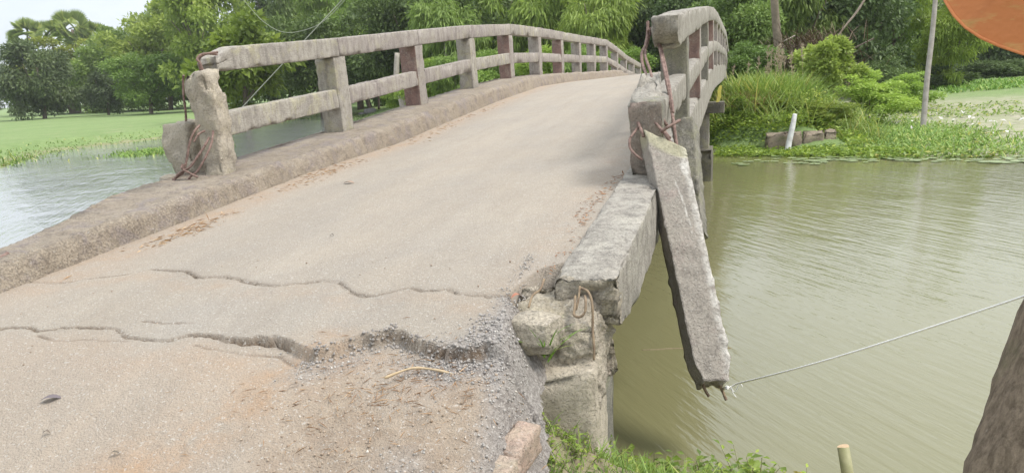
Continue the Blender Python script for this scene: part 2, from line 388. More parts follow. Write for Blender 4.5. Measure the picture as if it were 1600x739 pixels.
# ------------------------------------------------------------------ bridge profile
PY = 5.5 + 2.25 * np.arange(14)
PZ = 1.6 + 1.25 * np.array([-.52, -.39, -.24, -.10, .005, .035, .035, .035, .045, .045, -.11, -.31, -.44, -.57])
def KT(y):
    """kerb-top height along the hump"""
    return np.interp(y, [-20] + list(PY) + [60], [PZ[0] - 25.5 * .0775] + list(PZ) + [PZ[-1] - 25.25 * .05])
def DK(x, y):
    d = np.interp(y, [3, 6, 8], [.15, .155, .21]); return KT(y) - d + (d - .04) * np.clip((x + 3.9) / 3.1, 0, 1)
def poly(pts):
    P = np.array(pts); return lambda x: np.interp(x, P[:, 0], P[:, 1])
CRACK = sorted([(-5.0, 2.95), (-3.58, 3.05), (-3.47, 3.11), (-3.27, 3.18), (-3.19, 3.26), (-2.91, 3.22), (-2.74, 3.11), (-2.58, 3.12), (-2.34, 3.02), (-2.17, 2.97), (-1.96, 3.04), (-1.84, 3.02), (-1.7, 2.88), (-1.58, 2.84), (-1.51, 2.89), (-1.44, 2.95), (-1.35, 2.9), (-1.24, 2.93), (-1.16, 2.86), (-1.0, 2.85), (-0.92, 2.86), (-.4, 2.86)])
STEP = sorted([(-8, 2.6), (-3.38, 2.48), (-3.11, 2.46), (-2.92, 2.49), (-2.69, 2.49), (-2.56, 2.43), (-2.31, 2.38), (-2.24, 2.45), (-2.12, 2.44), (-1.98, 2.41), (-1.79, 2.44), (-1.64, 2.36), (-1.54, 2.33), (-1.49, 2.40), (-1.42, 2.46), (-1.33, 2.52), (-1.23, 2.47), (-1.11, 2.4), (-0.97, 2.37), (-0.89, 2.41), (-0.78, 2.39), (-0.68, 2.37), (0, 2.4)])
crack_y = poly(CRACK); step_y = poly(STEP)

# ------------------------------------------------------------------ terrain, water
WL = -0.6
RIVER = [(200, -60), (60, -12), (20, -3), (8, 0.4), (3, 2.3), (1.2, 3.35), (0.4, 3.62), (-.3, 3.5), (-1.2, 3.9), (-3, 3.6), (-4.8, 3.0), (-6, 2.0), (-9, -1), (-16, -8), (-30, -30), (-60, -60),
         (-75, -50), (-45, -15), (-33, 0), (-27.5, 12), (-26.0, 20.3), (-29.6, 25.1), (-31.1, 28.5), (-30.5, 30.5), (-30, 33), (-30.5, 39), (-32.5, 48), (-33.6, 56), (-29, 54), (-25, 46), (-20, 43), (-12, 36), (-7, 28), (-4, 22),
         (-.7, 19.85), (1.1, 19.5), (2.1, 18.9), (3.8, 18.15), (5.6, 17.8), (10, 17.4), (20, 15.5), (45, 8), (80, 2), (200, -25)]
def river_sd(x, y):
    """positive on land (metres from the shore), negative in the river"""
    x = np.asarray(x, float); y = np.asarray(y, float); d = np.full(x.shape, 1e9); ins = np.zeros(x.shape, bool); n = len(RIVER)
    for i in range(n):
        ax, ay = RIVER[i]; bx, by = RIVER[(i + 1) % n]; ex, ey = bx - ax, by - ay
        t = np.clip(((x - ax) * ex + (y - ay) * ey) / (ex * ex + ey * ey), 0, 1)
        d = np.minimum(d, np.hypot(x - ax - t * ex, y - ay - t * ey))
        with np.errstate(divide='ignore', invalid='ignore'):
            c = ((ay > y) != (by > y)) & (x < ex * (y - ay) / (by - ay if by != ay else 1e-9) + ax)
        ins ^= c
    return np.where(ins, -d, d)
def road_base(y):
    return np.interp(y, [-60, -0.6, 1.85, 2.45, 3.4], [0, 0, .40, .49, .62])
def smoothstep(a, b, x):
    t = np.clip((x - a) / (b - a), 0, 1); return t * t * (3 - 2 * t)
def ground_h(x, y):
    d = river_sd(x, y) + 0.35 * fbm(np.stack([x, y, 0 * x], -1), 0.35, 3, 3) * smoothstep(6, 14, y) + 0.10 * fbm(np.stack([x, y, 0 * x], -1), 1.6, 4, 3)
    nz = fbm(np.stack([x, y, 0 * x], -1), 0.25, 9, 4)
    near = y < 8 + 0 * x
    # near bank
    side = np.clip(x + 0.86, 0, 50)
    hn = np.minimum(road_base(y) - 0.07 - 0.95 * np.minimum(side, 0.45) - .12 * np.clip(side - .45, 0, 4), WL + 0.78 * d)
    hn = np.minimum(hn, road_base(y) - 0.07) + 0.03 * fbm(np.stack([x, y, 0 * x], -1), 3.0, 21, 3)
    # left field
    hl = np.minimum(WL + 0.22 * d, -0.12) + 0.05 * nz
    # right bank: low marsh, then rising
    hr = WL + 0.012 * np.clip(d, -5, 100) + 0.03 + 0.25 * smoothstep(10, 22, d) + 0.04 * nz
    emb = smoothstep(3.0, 1.4, x) * smoothstep(-9, -6, x)           # the bridge-end embankment
    he = np.minimum(WL + np.interp(d, [-5, 0, .75, 1.05, 2.2], [-1.5, 0, .10, .55, .75]), -0.05 + 0.045 * np.clip(y - 20, 0, 20)) + 0.06 * nz
    hr = hr * (1 - emb) + np.maximum(hr, he) * emb
    hm = np.minimum(WL + 0.25 * d, 0.25) + 0.08 * nz                 # wood behind the bridge, left side
    lr = smoothstep(-9, -5, x); ll = smoothstep(-28, -22, x)
    far = hl * (1 - ll) + hm * ll; far = far * (1 - lr) + hr * lr
    h = np.where(near & (x > -14), hn, far)
    return np.where(d < 0, np.minimum(h, WL + np.maximum(0.3 * d, -1.2) - 0.02), h), d
def sgrid(n, half, near):
    u = np.linspace(-1, 1, n); k = math.asinh(half / near); return near * np.sinh(u * k)
gx = sgrid(400, 900, 2.2) - 0.5; gy = sgrid(420, 900, 2.2) + 3.0
# extra lines through the middle distance so the banks keep their outline
gx = np.unique(np.concatenate([gx, np.arange(-36, 12, .55)])); gy = np.unique(np.concatenate([gy, np.arange(8, 58, .55)]))
GX, GY = np.meshgrid(gx, gy, indexing='ij')
GH, GD = ground_h(GX, GY)
ns = len(gy); I0 = (np.arange(len(gx) - 1)[:, None] * ns + np.arange(ns - 1)[None, :]).ravel()
GF = np.stack([I0, I0 + ns, I0 + ns + 1, I0 + 1], 1)
soil = ((GY < 7) & (GX > -14) & (GD < 2.5)).astype(float) * 0.9 + ((GD > 0) & (GD < 0.5)) * 0.6
mud = smoothstep(2.2, 3.4, GX) * smoothstep(14, 16, GY) * (1 - smoothstep(15, 19, GD))
tag(link('ground', mesh('ground', np.stack([GX, GY, GH], -1).reshape(-1, 3), GF, {'soil': np.clip(soil, 0, 1).ravel(), 'mud': mud.ravel()}, smooth=True), GROUND), kind='structure')
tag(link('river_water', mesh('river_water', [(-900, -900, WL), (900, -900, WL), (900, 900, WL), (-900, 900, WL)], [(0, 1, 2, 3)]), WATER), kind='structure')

# ------------------------------------------------------------------ road (approach and the asphalt lip)
def seg(P, pts):
    d = np.full(P.shape[0], 1e9)
    for a, b in zip(pts[:-1], pts[1:]):
        a = np.array(a); b = np.array(b); e = b - a
        t = np.clip(((P - a) @ e) / (e @ e + 1e-9), 0, 1); d = np.minimum(d, np.linalg.norm(P - a - t[:, None] * e, axis=1))
    return d
rx = np.unique(np.concatenate([np.arange(-9, -4.5, .12), np.arange(-4.5, -.38, .014)]))
ry = np.unique(np.round(np.concatenate([np.arange(-8, 1.5, .12), np.arange(1.5, 2.24, .013), np.arange(2.24, 2.62, .0055), np.arange(2.62, 2.76, .013), np.arange(2.76, 3.40, .0065)]), 5))
RX, RY = np.meshgrid(rx, ry, indexing='ij'); P2 = np.stack([RX.ravel(), RY.ravel()], 1); P3 = np.stack([RX, RY, 0 * RX], -1).reshape(-1, 3)
X = P2[:, 0]; Y = P2[:, 1]
jag = 0.026 * fbm(P3, 11, 31, 4) + 0.016 * fbm(P3, 45, 37, 3, .65)
sy = step_y(X) + jag; ds = Y - sy                                   # >0: on the upper layer
step_h = 0.046 * smoothstep(-2.2, -1.55, X) * (1 + .25 * fbm(P3, 5, 33, 2)) + 0.003 + .006 * smoothstep(-2.8, -2.2, X)
cyy = crack_y(X) + jag * 0.7; dc = Y - cyy
base = road_base(Y) + 0.012 * fbm(P3, 1.1, 41, 4) + 0.003 * fbm(P3, 9, 43, 3)
deck_line = DK(X, Y)
upper = np.interp(Y, [2.3, 2.9], [0, 1])
top = deck_line * upper + (deck_line - 0.02) * (1 - upper) + 0.002 * fbm(P3, 9, 47, 3) + .004
low = np.minimum(base, top - step_h)
ramp_in = smoothstep(-0.9, -0.02, ds)                               # lower road rises towards the lip where the step dies out
low = low * (1 - ramp_in) + (top - step_h) * ramp_in
lip = smoothstep(-0.006 - .012 * smoothstep(-1.9, -1.4, X), 0.002, ds)
Z = low * (1 - lip) + top * lip
edge0 = np.interp(Y, [-8, 1.5, 1.9, 2.3, 2.4, 2.6, 2.9, 3.5], [-.55, -.72, -.71, -.78, -.83, -.87, -.92, -.95])
groove = (1 - smoothstep(-.08, -.01, X - edge0)) * np.exp(-(ds + .006) ** 2 / (2 * 0.0048 ** 2)) * np.clip(.75 + 1.5 * fbm(P3, 6, 51, 3), 0, 1) * smoothstep(-3.9, -3.3, X)
Z -= 0.016 * groove
# road edge crumbles on the right
edge_x = np.interp(Y, [-8, 1.5, 1.9, 2.3, 2.4, 2.6, 2.9, 3.5], [-.55, -.72, -.71, -.78, -.83, -.87, -.92, -.95]) + 0.03 * fbm(P3, 6, 71, 3) + .012 * fbm(P3, 25, 72, 2)
ed = X - edge_x
# secondary crack lines near the lip
for pl in ([(-3.05, 2.40), (-2.9, 2.36), (-2.7, 2.38), (-2.52, 2.37)], [(-2.15, 2.36), (-1.95, 2.33), (-1.75, 2.36), (-1.62, 2.28)], [(-2.6, 2.56), (-2.45, 2.54), (-2.3, 2.55)]):
    g2 = np.exp(-(seg(P2 + .01 * np.stack([fbm(P3, 30, 53), fbm(P3, 30, 57)], 1), pl)) ** 2 / (2 * .0042 ** 2)) * np.clip(.5 + 1.3 * fbm(P3, 9, 58, 2), 0, 1); Z -= .008 * g2; groove = np.maximum(groove, .8 * g2)
g1 = np.exp(-(dc + .004) ** 2 / (2 * 0.0055 ** 2)) * np.clip(.7 + 1.2 * fbm(P3, 3.5, 61, 3), 0, 1) * smoothstep(-3.8, -3.6, X)
Z -= 0.02 * g1; groove = np.maximum(groove, g1 * .9)
Z -= 0.22 * smoothstep(-0.03, 0.13, ed) + 0.3 * smoothstep(.1, .3, ed)
scree = smoothstep(-1.9, -1.35, X) * np.exp(-((ds + .10) / .085) ** 2) * smoothstep(.35, .62, .5 + .6 * fbm(P3, 4, 73, 4)) 
gravel = np.clip(.7 * scree + .9 * np.exp(-((X + .95) / .12) ** 2) * np.exp(-((ds + .02) / .10) ** 2) + smoothstep(-.10, .02, ed) + .8 * np.exp(-((X + .93) / .13) ** 2 - ((Y - 1.95) / .25) ** 2) * smoothstep(.3, .6, .5 + .6 * fbm(P3, 3, 74, 3)) + .75 * np.exp(-((X + .86) / .11) ** 2 - ((Y - 2.56) / .13) ** 2), 0, 1)
Z += gravel * .010 * fbm(P3, 55, 75, 2) + gravel * .008 * fbm(P3, 22, 76, 2)
soilm = smoothstep(-1.75, -1.2, X) * smoothstep(.0, -.08, ds) * smoothstep(.30, .6, .55 + .6 * fbm(P3, 2.5, 77, 4))
Z += soilm * .012 * fbm(P3, 12, 78, 4)
orange = np.exp(-(seg(P2, [(-1.52, 2.36), (-1.58, 2.15), (-1.85, 1.8), (-2.1, 1.5)]) / .14) ** 2) + .45 * np.exp(-(ds + .16) ** 2 / .012) * smoothstep(-3.2, -2, X) + .3 * np.exp(-(dc + .12) ** 2 / .01)
dust = smoothstep(.02, -.15, ds) * .8 + .8 * np.exp(-((X + 3.75) / .3) ** 2)
keep = (Y < cyy + 0.012) & (ed < 0.16) & ~((X < -4.02) & (Y > 2.55))
N2 = len(ry); J0 = (np.arange(len(rx) - 1)[:, None] * N2 + np.arange(N2 - 1)[None, :]).ravel()
RF = np.stack([J0, J0 + N2, J0 + N2 + 1, J0 + 1], 1); RF = RF[keep[RF].all(1)]
used = np.unique(RF); remap = -np.ones(len(X), int); remap[used] = np.arange(len(used))
ROAD_Z = Z
tag(link('road', mesh('road', np.stack([X, Y, Z], 1)[used], remap[RF], {'gravel': gravel[used], 'soil': soilm[used], 'orange': np.clip(orange, 0, 1)[used], 'dust': np.clip(dust, 0, 1)[used], 'groove': np.clip(groove, 0, 1)[used]}, smooth=True), ROAD), kind='structure')
def road_z(x, y):
    i = int(np.argmin(abs(rx - x))); j = int(np.argmin(abs(ry - y))); return float(Z[i * N2 + j])

# ------------------------------------------------------------------ bridge
bridge = thing('concrete_bridge', 'humped weathered concrete road bridge with broken near railings crossing the river', 'bridge', (-2.4, 5.0, 0.6))
def part(name, me, mat, parent=None, label=None):
    o = link(name, me, mat); o.parent = parent or bridge
    o.matrix_parent_inverse = Matrix.Translation(-Vector(bridge.location)) if (parent is None or parent == bridge) else Matrix.Identity(4)
    if label: o['label'] = label
    return o
def bpart(name, V, Fc, mat, parent=None, label=None, attrs=None, smooth=True):
    return part(name, mesh(name, V, Fc, attrs, smooth), mat, parent, label)
BL = np.array(bridge.location)

def ycut(y0, y1, fine_to=9.0, f=.035, c=.16):
    a = np.arange(y0, min(y1, fine_to), f); b = np.arange(max(y0, fine_to), y1, c); return np.concatenate([a, b, [y1]])
# deck: a slab whose top follows the hump, first edge along the crack
ys = ycut(2.78, 36.5, 10, .03, .25)
def deck_f():
    nu, nv = 110, len(ys) - 1
    def f(u, v, w_):
        y = np.interp(v, np.linspace(0, 1, nv + 1), ys); x = -4.15 + u * np.interp(y, [2.9, 3.15, 3.4], [3.22, 3.27, 3.55])
        cy = crack_y(x) + 0.0; t = np.clip((y - 2.78) / 0.9, 0, 1); y = np.where(y < 3.68, cy + 0.004 + t * (3.68 - cy - .004), y)
        ztop = DK(x, y); z = np.where(w_ > .5, ztop, ztop - .34)
        P = np.stack([x, y, 0 * x], 1)
        z = z + (w_ > .5) * (0.006 * fbm(P, .9, 81, 4) + .0018 * fbm(P, 10, 82, 3) - .012 * np.exp(-((y - cy) / .012) ** 2) - 0.004 * np.exp(-((y - cy) / .05) ** 2))
        return np.stack([x, y, z], 1)
    return lattice(f, nu, nv, 1, (3.5, 34, .34))
V, Fc, e = deck_f()
dcd = np.abs(V[:, 1] - crack_y(V[:, 0]))
att = {'gravel': 0 * e, 'soil': 0 * e, 'groove': np.exp(-(dcd / .02) ** 2) * .9, 'orange': np.clip(.55 * np.exp(-((V[:, 0] + 3.72) / .2) ** 2) + .25 * np.exp(-((V[:, 0] + .95) / .12) ** 2), 0, 1), 'dust': np.clip(.8 * np.exp(-((V[:, 0] + 3.8) / .35) ** 2) + .12, 0, 1)}
bpart('deck', V, Fc, ROAD, attrs=att)
# left kerb: bevelled, battered face, broken rounded start
ys = ycut(2.55, 33.5, 11, .03, .14)
def kerb_left():
    prof = np.array([(-3.84, -.28), (-3.87, -.14), (-3.91, -.035), (-3.95, 0), (-4.72, .0), (-4.74, -.55), (-3.86, -.55)])
    n = 9; pts = []
    for a, b in zip(prof, np.roll(prof, -1, 0)):
        k = max(2, int(np.linalg.norm(b - a) / .035)); pts += [a + (b - a) * i / k for i in range(k)]
    pts = np.array(pts); m_ = len(pts); V = []
    for y in ys:
        t = np.clip((y - 2.55) / .35, 0, 1); sc = .55 + .45 * math.sqrt(t); kz = KT(y)
        q = pts.copy(); xo = np.interp(y, [2.55, 3.13, 3.8, 4.5], [-4.03, -4.16, -4.36, -4.66]); q[:, 0] = np.where(q[:, 0] < -4.3, xo - (q[:, 0] + 4.72), q[:, 0]); q[:, 0] = np.clip(q[:, 0], xo - .02, None); q[:, 1] = np.where(q[:, 1] > -.3, -.3 + (q[:, 1] + .3) * sc, q[:, 1]); q[:, 0] = -4.2 + (q[:, 0] + 4.2) * (.8 + .2 * t)
        V.append(np.stack([q[:, 0], np.full(m_, y), kz + q[:, 1]], 1))
    V = np.concatenate(V); nY = len(ys); Fq = []
    a = (np.arange(nY - 1)[:, None] * m_ + np.arange(m_)[None, :]); b = (np.arange(nY - 1)[:, None] * m_ + (np.arange(m_)[None, :] + 1) % m_)
    Fq = np.stack([a.ravel(), b.ravel(), (b + m_).ravel(), (a + m_).ravel()], 1)
    N = normals(V, Fq)
    zr = V[:, 2] - KT(V[:, 1]); e_ = np.exp(-(np.hypot(V[:, 0] + 3.93, zr + .01) / .06) ** 2)
    dd = .020 * fbm(V, 5, 91, 4, .6) + .014 * fbm(V, 20, 92, 4, .7) - .075 * e_ * np.clip(fbm(V, 4.5, 93, 4) , 0, 1) - .03 * (V[:, 0] > -3.95) * np.clip(fbm(V, 5, 94, 3) - .08, 0, 1)
    V = V + N * dd[:, None]
    Fl = [tuple(f) for f in Fq] + [tuple(range(m_))[::-1], tuple((nY - 1) * m_ + k for k in range(m_))]
    return V, Fl
V, Fl = kerb_left()
bpart('kerb', V, Fl, CON_K)
# right kerb + fascia beam; its near end is broken away
ys = ycut(2.96, 33.5, 9, .03, .14)
def kerb_right():
    nv = len(ys) - 1
    def f(u, v, w_):
        y = np.interp(v, np.linspace(0, 1, nv + 1), ys); kz = KT(y)
        x = -.76 + u * .27
        depth = np.interp(y, [2.96, 3.2, 3.6, 5, 7], [.22, .29, .35, .37, .46])
        y = y + (1 - np.clip((y - 2.96) / .3, 0, 1)) * (.05 * (1 - w_) )
        return np.stack([x, y, kz - depth * (1 - w_)], 1)
    return lattice(f, 12, nv, 16, (.27, 30, .42), True)
V, Fc, e = kerb_right()
V = rough(V, Fc, e, amp=.007, sc=13, seed=101, r=.018, bev=.005, chip=.03, chipsc=9)
N = normals(V, Fc)
V = V + N * ((-.030 * np.clip(fbm(V * [1, 1, 1], 3.4, 105, 4) , 0, 1) * (V[:, 0] > -.55) * smoothstep(9, 7, V[:, 1]))[:, None])
near_end = smoothstep(3.18, 2.98, V[:, 1]) * (.25 + .75 * smoothstep(.0, .10, KT(V[:, 1]) - V[:, 2]))
V = V + (near_end * .11)[:, None] * np.stack([.4 * fbm(V, 16, 107, 4, .65), fbm(V, 13, 108, 5, .65) , .6 * fbm(V, 15, 109, 4, .65)], 1)
ko = bpart('kerb', V, Fc, CON_G)
me = ko.data; me.materials.append(CON_B); nn = np.zeros(len(me.polygons) * 6, np.float32); pn = np.zeros(len(me.polygons) * 3, np.float32); pc = np.zeros(len(me.polygons) * 3, np.float32)
me.polygons.foreach_get('normal', pn); me.polygons.foreach_get('center', pc); pn = pn.reshape(-1, 3); pc = pc.reshape(-1, 3)
me.polygons.foreach_set('material_index', ((pc[:, 1] < 3.12) & ((pn[:, 1] < -.25) | (pc[:, 2] < KT(pc[:, 1]) - .12))).astype(np.int32)); me.update()

def frame_at(y):
    """slope angle of the deck at y"""
    return math.atan((float(KT(y + .9)) - float(KT(y - .9))) / 1.8)
def post_c8(xi, xo, y, h0, h1, a, ly=.28):
    """post with inner face at xi, outer at xo, centred on y along the bridge, perpendicular to the deck"""
    o = []
    ca, sa = math.cos(a), math.sin(a); z = float(KT(y))
    for hh in (h0, h1):
        for t in (-ly / 2, ly / 2):
            for x in (xi, xo):
                o.append((x, y + t * ca - hh * sa, z + t * sa + hh * ca))
    return o
def bblock(name, c8, mat, label=None, parent=None, **kw):
    o = block(name, c8, mat, None, **kw); o.parent = parent or bridge
    if parent is None: o.matrix_parent_inverse = Matrix.Translation(-Vector(bridge.location))
    if label: o['label'] = label
    return o
H = 1.04
def red_face(o, mt_=None):
    o.data.materials.append(mt_ or CON_R); me = o.data; nn = np.zeros(len(me.polygons) * 3, np.float32); me.polygons.foreach_get('normal', nn)
    me.polygons.foreach_set('material_index', (nn.reshape(-1, 3)[:, 1] < -.6).astype(np.int32)); me.update(); return o
def rail_between(name, y0, y1, x0, x1, h0, h1, mat, seed, res, side, a0=None, a1=None, label=None, sag=0.0, **kw):
    c = []
    ya = frame_at(y0) if a0 is None else a0; yb = frame_at(y1) if a1 is None else a1
    for hh in (h0, h1):
        for y, a in ((y0, ya), (y1, yb)):
            for x in (x0, x1):
                c.append((x, y - hh * math.sin(a), float(KT(y)) + hh * math.cos(a) + .002 * random.uniform(-1, 1)))
    k = dict(amp=.006, sc=9, seed=seed, r=.016, bev=.005, chip=.03, chipsc=7); k.update(kw)
    return bblock(name, c, mat, label, res=res, **k)
LXI, LXO = -4.37, -4.62
redl = {2, 4, 6}
for i in range(1, 14):
    y = float(PY[i]); a = frame_at(y); res = .03 if i < 3 else (.06 if i < 6 else .12)
    po = bblock('railing_post', post_c8(LXO, LXI, y, -.02, H - .205, a, .27), CON_L if i in (1, 3) else CON_P, res=res, seed=200 + i, amp=.005, r=.016, bev=.005, chip=.02)
    if i in redl: red_face(po)
for i in range(1, 13):
    res = .03 if i < 2 else (.05 if i < 5 else .12)
    mats = [CON_L, CON_P, CON_P, CON_P, CON_L, CON_P]
    rail_between('top_rail', PY[i] - (0.0 if i > 1 else .0) + .003, PY[i + 1] - .003, LXI - .17, LXI + .008, H - .21, H + .0, CON_P if i in (1, 2) else mats[i % 6], 300 + i, res, 'L')
    rail_between('mid_rail', PY[i] + .136, PY[i + 1] - .136, LXI - .13, LXI - .004, .28, .485, [CON_P, CON_P, CON_P, CON_L, CON_P][i % 5], 330 + i, res, 'L')
# first bay, broken at its near end
brail = rail_between('top_rail', PY[0] + .10, PY[1] - .003, LXI - .17, LXI + .012, H - .205, H, CON_L, 300, .024, 'L', label='broken near end of the top rail with bent bars', chip=.03)
me = brail.data; n = len(me.vertices); co = np.zeros(n * 3, np.float32); me.vertices.foreach_get('co', co); co = co.reshape(-1, 3)
k = smoothstep(PY[0] + .38, PY[0] - .02, co[:, 1])
zc = co[:, 2] - (KT(co[:, 1]) + .93)
co[:, 2] -= (k * (zc > -.0) * .05); co[:, 2] += k * zc * -.22
co += (k * .035)[:, None] * np.stack([fbm(co, 9, 1, 3), fbm(co, 7, 2, 3) * 2, fbm(co, 10, 3, 3)], 1)
me.vertices.foreach_set('co', co.ravel()); me.update()
rail_between('mid_rail', PY[0] + .02, PY[1] - .136, LXI - .13, LXI - .006, .27, .485, CON_L, 331, .024, 'L')
# the leaning broken post at the near left end
sp = [(344, 278, 6.40), (342, 235, 6.40), (336, 195, 6.38), (324, 150, 6.34), (311, 112, 6.30)]
def spine_block(name, sp, w0, dpt, mat, seed, n=26, **kw):
    S = np.array([at(*s) for s in sp]); tt = np.linspace(0, 1, len(S))
    def f(u, v, w_):
        c = np.stack([np.interp(w_, tt, S[:, k]) for k in range(3)], 1)
        ww = np.interp(w_, tt, np.array(w0) if not np.isscalar(w0) else np.full(len(S), w0))
        right = np.array([1, 0.0, 0]); fw = np.array([0, 1.0, .08])
        return c + right * ((u - .5) * ww)[:, None] + fw * ((v - .5) * dpt)[:, None]
    dims = (np.mean(w0), dpt, np.linalg.norm(S[-1] - S[0]))
    V, Fc, e = lattice(f, 12, 12, n, dims)
    k = dict(amp=.022, sc=8, seed=seed, r=.03, bev=.012, chip=.09, chipsc=6); k.update(kw)
    V = rough(V, Fc, e, **k)
    o = link(name, mesh(name, V, Fc, smooth=True), mat); return o
P1 = spine_block('railing_post', sp, [.215, .205, .225, .27, .24], .20, CON_B, 401, amp=.034, chip=.12)
P1.parent = bridge; P1.matrix_parent_inverse = Matrix.Translation(-Vector(bridge.location)); P1['label'] = 'cracked leaning end post with exposed rusty bars'
def rebar(pts, r=.008, parent=None, mat=None, sub=6, label=None):
    mb = MB(); pp = smooth_path(pts, 11)
    rad = [r * (1.1 if i % 2 else .88) * (1 + .06 * math.sin(i * .7)) for i in range(len(pp))]
    mb.tube(pp, rad, 7); o = mb.build('rebar', mat or RUST, None, True)
    if parent is not None:
        o.parent = parent
        if parent is bridge: o.matrix_parent_inverse = Matrix.Translation(-Vector(bridge.location))
    if label: o['label'] = label
    return o
d = 6.28
rebar([at(313, 118, 6.3), at(312, 100, 6.26), at(308, 93, 6.25), at(314, 86, 6.28), at(326, 84, 6.3), at(340, 82, 6.35)], .011, P1)
rebar([at(320, 116, 6.3), at(314, 102, 6.3), at(312, 92, 6.3), at(322, 85, 6.33), at(340, 86, 6.38)], .009, P1)
rebar([at(287, 118, 6.35), at(286, 128, 6.38), at(287, 150, 6.4), at(290, 175, 6.45), at(291, 194, 6.5)], .010, P1)
rebar([at(312, 196, 6.28), at(303, 207, 6.22), at(296, 225, 6.2), at(292, 248, 6.2), at(287, 268, 6.2), at(278, 276, 6.2), at(270, 281, 6.22)], .010, P1)
rebar([at(320, 205, 6.28), at(310, 210, 6.22), at(303, 222, 6.2)], .009, P1)
rebar([at(327, 215, 6.26), at(320, 228, 6.2), at(308, 246, 6.18), at(296, 262, 6.18), at(282, 270, 6.18), at(273, 280, 6.2), at(269, 296, 6.22)], .011, P1)
rebar([at(333, 205, 6.26), at(330, 225, 6.2), at(320, 248, 6.17), at(308, 268, 6.17), at(298, 276, 6.18), at(290, 288, 6.2)], .010, P1)
rebar([at(286, 257, 6.17), at(284, 263, 6.15), at(295, 270, 6.14), at(309, 277, 6.15)], .009, P1)
rebar([at(291, 256, 6.16), at(286, 260, 6.14), at(287, 266, 6.14), at(294, 263, 6.14)], .006, P1)

# right-hand railing
RXO, RXI = -.457, -.71
RY0 = 4.98 + 2.25 * np.arange(13)
for i in range(1, 13):
    y = float(RY0[i]); a = frame_at(y); res = .035 if i < 3 else (.06 if i < 5 else .12)
    po = bblock('railing_post', post_c8(RXI, RXO - .008, y, -.02, H - .19, a, .27), {1: CON_D, 2: CON_P, 3: CON_D, 4: CON_P}.get(i, CON_P), res=res, seed=500 + i, amp=.005, r=.016, bev=.005, chip=.02)
    if i in (2, 4): red_face(po)
for i in range(1, 12):
    res = .04 if i < 3 else .1
    if i > 1: rail_between('top_rail', RY0[i] + .003, RY0[i + 1] - .003, RXO - .19, RXO, H - .195 - .02, H, CON_G, 530 + i, res, 'R', chip=.03)
    rail_between('mid_rail', RY0[i] + .136, RY0[i + 1] - .136, RXO - .15, RXO - .012, .28, .475, CON_G, 560 + i, res, 'R')
tr = rail_between('top_rail', RY0[1] - 1.25, RY0[2] - .003, RXO - .20, RXO, H - .235, H, CON_G, 531, .026, 'R', label='broken end of the top rail with hanging rusty bars', chip=.05)
me = tr.data; n = len(me.vertices); co = np.zeros(n * 3, np.float32); me.vertices.foreach_get('co', co); co = co.reshape(-1, 3)
k = smoothstep(RY0[1] - .80, RY0[1] - 1.3, co[:, 1]); zz = co[:, 2] - (KT(co[:, 1]) + .93)
co[:, 1] += k * np.clip(-zz, 0, .2) * 1.6
co += (k * .03)[:, None] * np.stack([fbm(co, 9, 11, 3), fbm(co, 7, 12, 3) * 2, fbm(co, 10, 13, 3)], 1)
co[:, 2] += .02 * smoothstep(RY0[1] - .2, RY0[1] - .9, co[:, 1]) * -1
me.vertices.foreach_set('co', co.ravel()); me.update()
# stub of the first right post with its broken mid rail
R1 = bblock('railing_post', post_c8(RXI, RXO - .03, 5.11, -.02, .50, frame_at(5.11), .27), CON_D, 'first right post snapped off at half height with reddish face', res=.026, seed=510, amp=.012, chip=.06, r=.025); red_face(R1, CON_R2)
rail_between('mid_rail', RY0[0] + .13, RY0[1] - .136, RXO - .18, RXO - .02, .27, .49, CON_G, 561, .026, 'R', chip=.04)
rubble = spine_block('broken_lump', [(1008, 168, 5.02), (1012, 145, 5.1), (1020, 120, 5.3)], [.23, .19, .12], .16, CON_G, 515, n=14, amp=.03)
rubble.parent = R1
rubble.name = 'broken_lump'
# hanging bars of the right railing
for pts, r in (([(1012, 34, 5.95), (1012, 50, 5.93), (1009, 70, 5.85), (1003, 84, 5.7), (1004, 100, 5.6), (1012, 122, 5.4), (1022, 150, 5.2), (1030, 180, 5.0), (1038, 205, 4.9), (1046, 216, 4.85)], .013),
               ([(1018, 46, 6.0), (1012, 66, 5.9), (1008, 86, 5.7), (1016, 112, 5.4), (1026, 150, 5.15), (1034, 182, 4.95), (1042, 196, 4.9)], .011),
               ([(1030, 44, 6.0), (1026, 52, 5.95), (1030, 72, 5.8), (1038, 110, 5.5), (1046, 150, 5.2), (1052, 190, 4.95), (1058, 232, 4.85), (1061, 252, 4.84)], .012),
               ([(1034, 44, 6.05), (1024, 47, 5.95), (1012, 48, 5.9), (1024, 42, 6.0), (1036, 40, 6.08)], .009),
               ([(1024, 50, 5.98), (1033, 75, 5.8), (1041, 110, 5.5), (1048, 148, 5.2), (1052, 176, 5.0)], .010)):
    rebar([at(*p) for p in pts], r, tr)
rebar([at(1033, 206, 4.78), at(1042, 200, 4.74), at(1052, 194, 4.74), at(1062, 188, 4.78)], .010, tr)
rebar([at(996, 186, 4.93), at(998, 194, 4.86), at(1002, 204, 4.8), at(1006, 214, 4.78)], .010, R1)
rebar([at(1000, 196, 4.9), at(992, 206, 4.82), at(984, 218, 4.8), at(985, 232, 4.78), at(994, 243, 4.75), at(1004, 250, 4.74)], .0085, R1)
rebar([at(1016, 180, 4.93), at(1024, 192, 4.85), at(1036, 206, 4.8), at(1046, 220, 4.78), at(1052, 228, 4.8)], .010, R1)

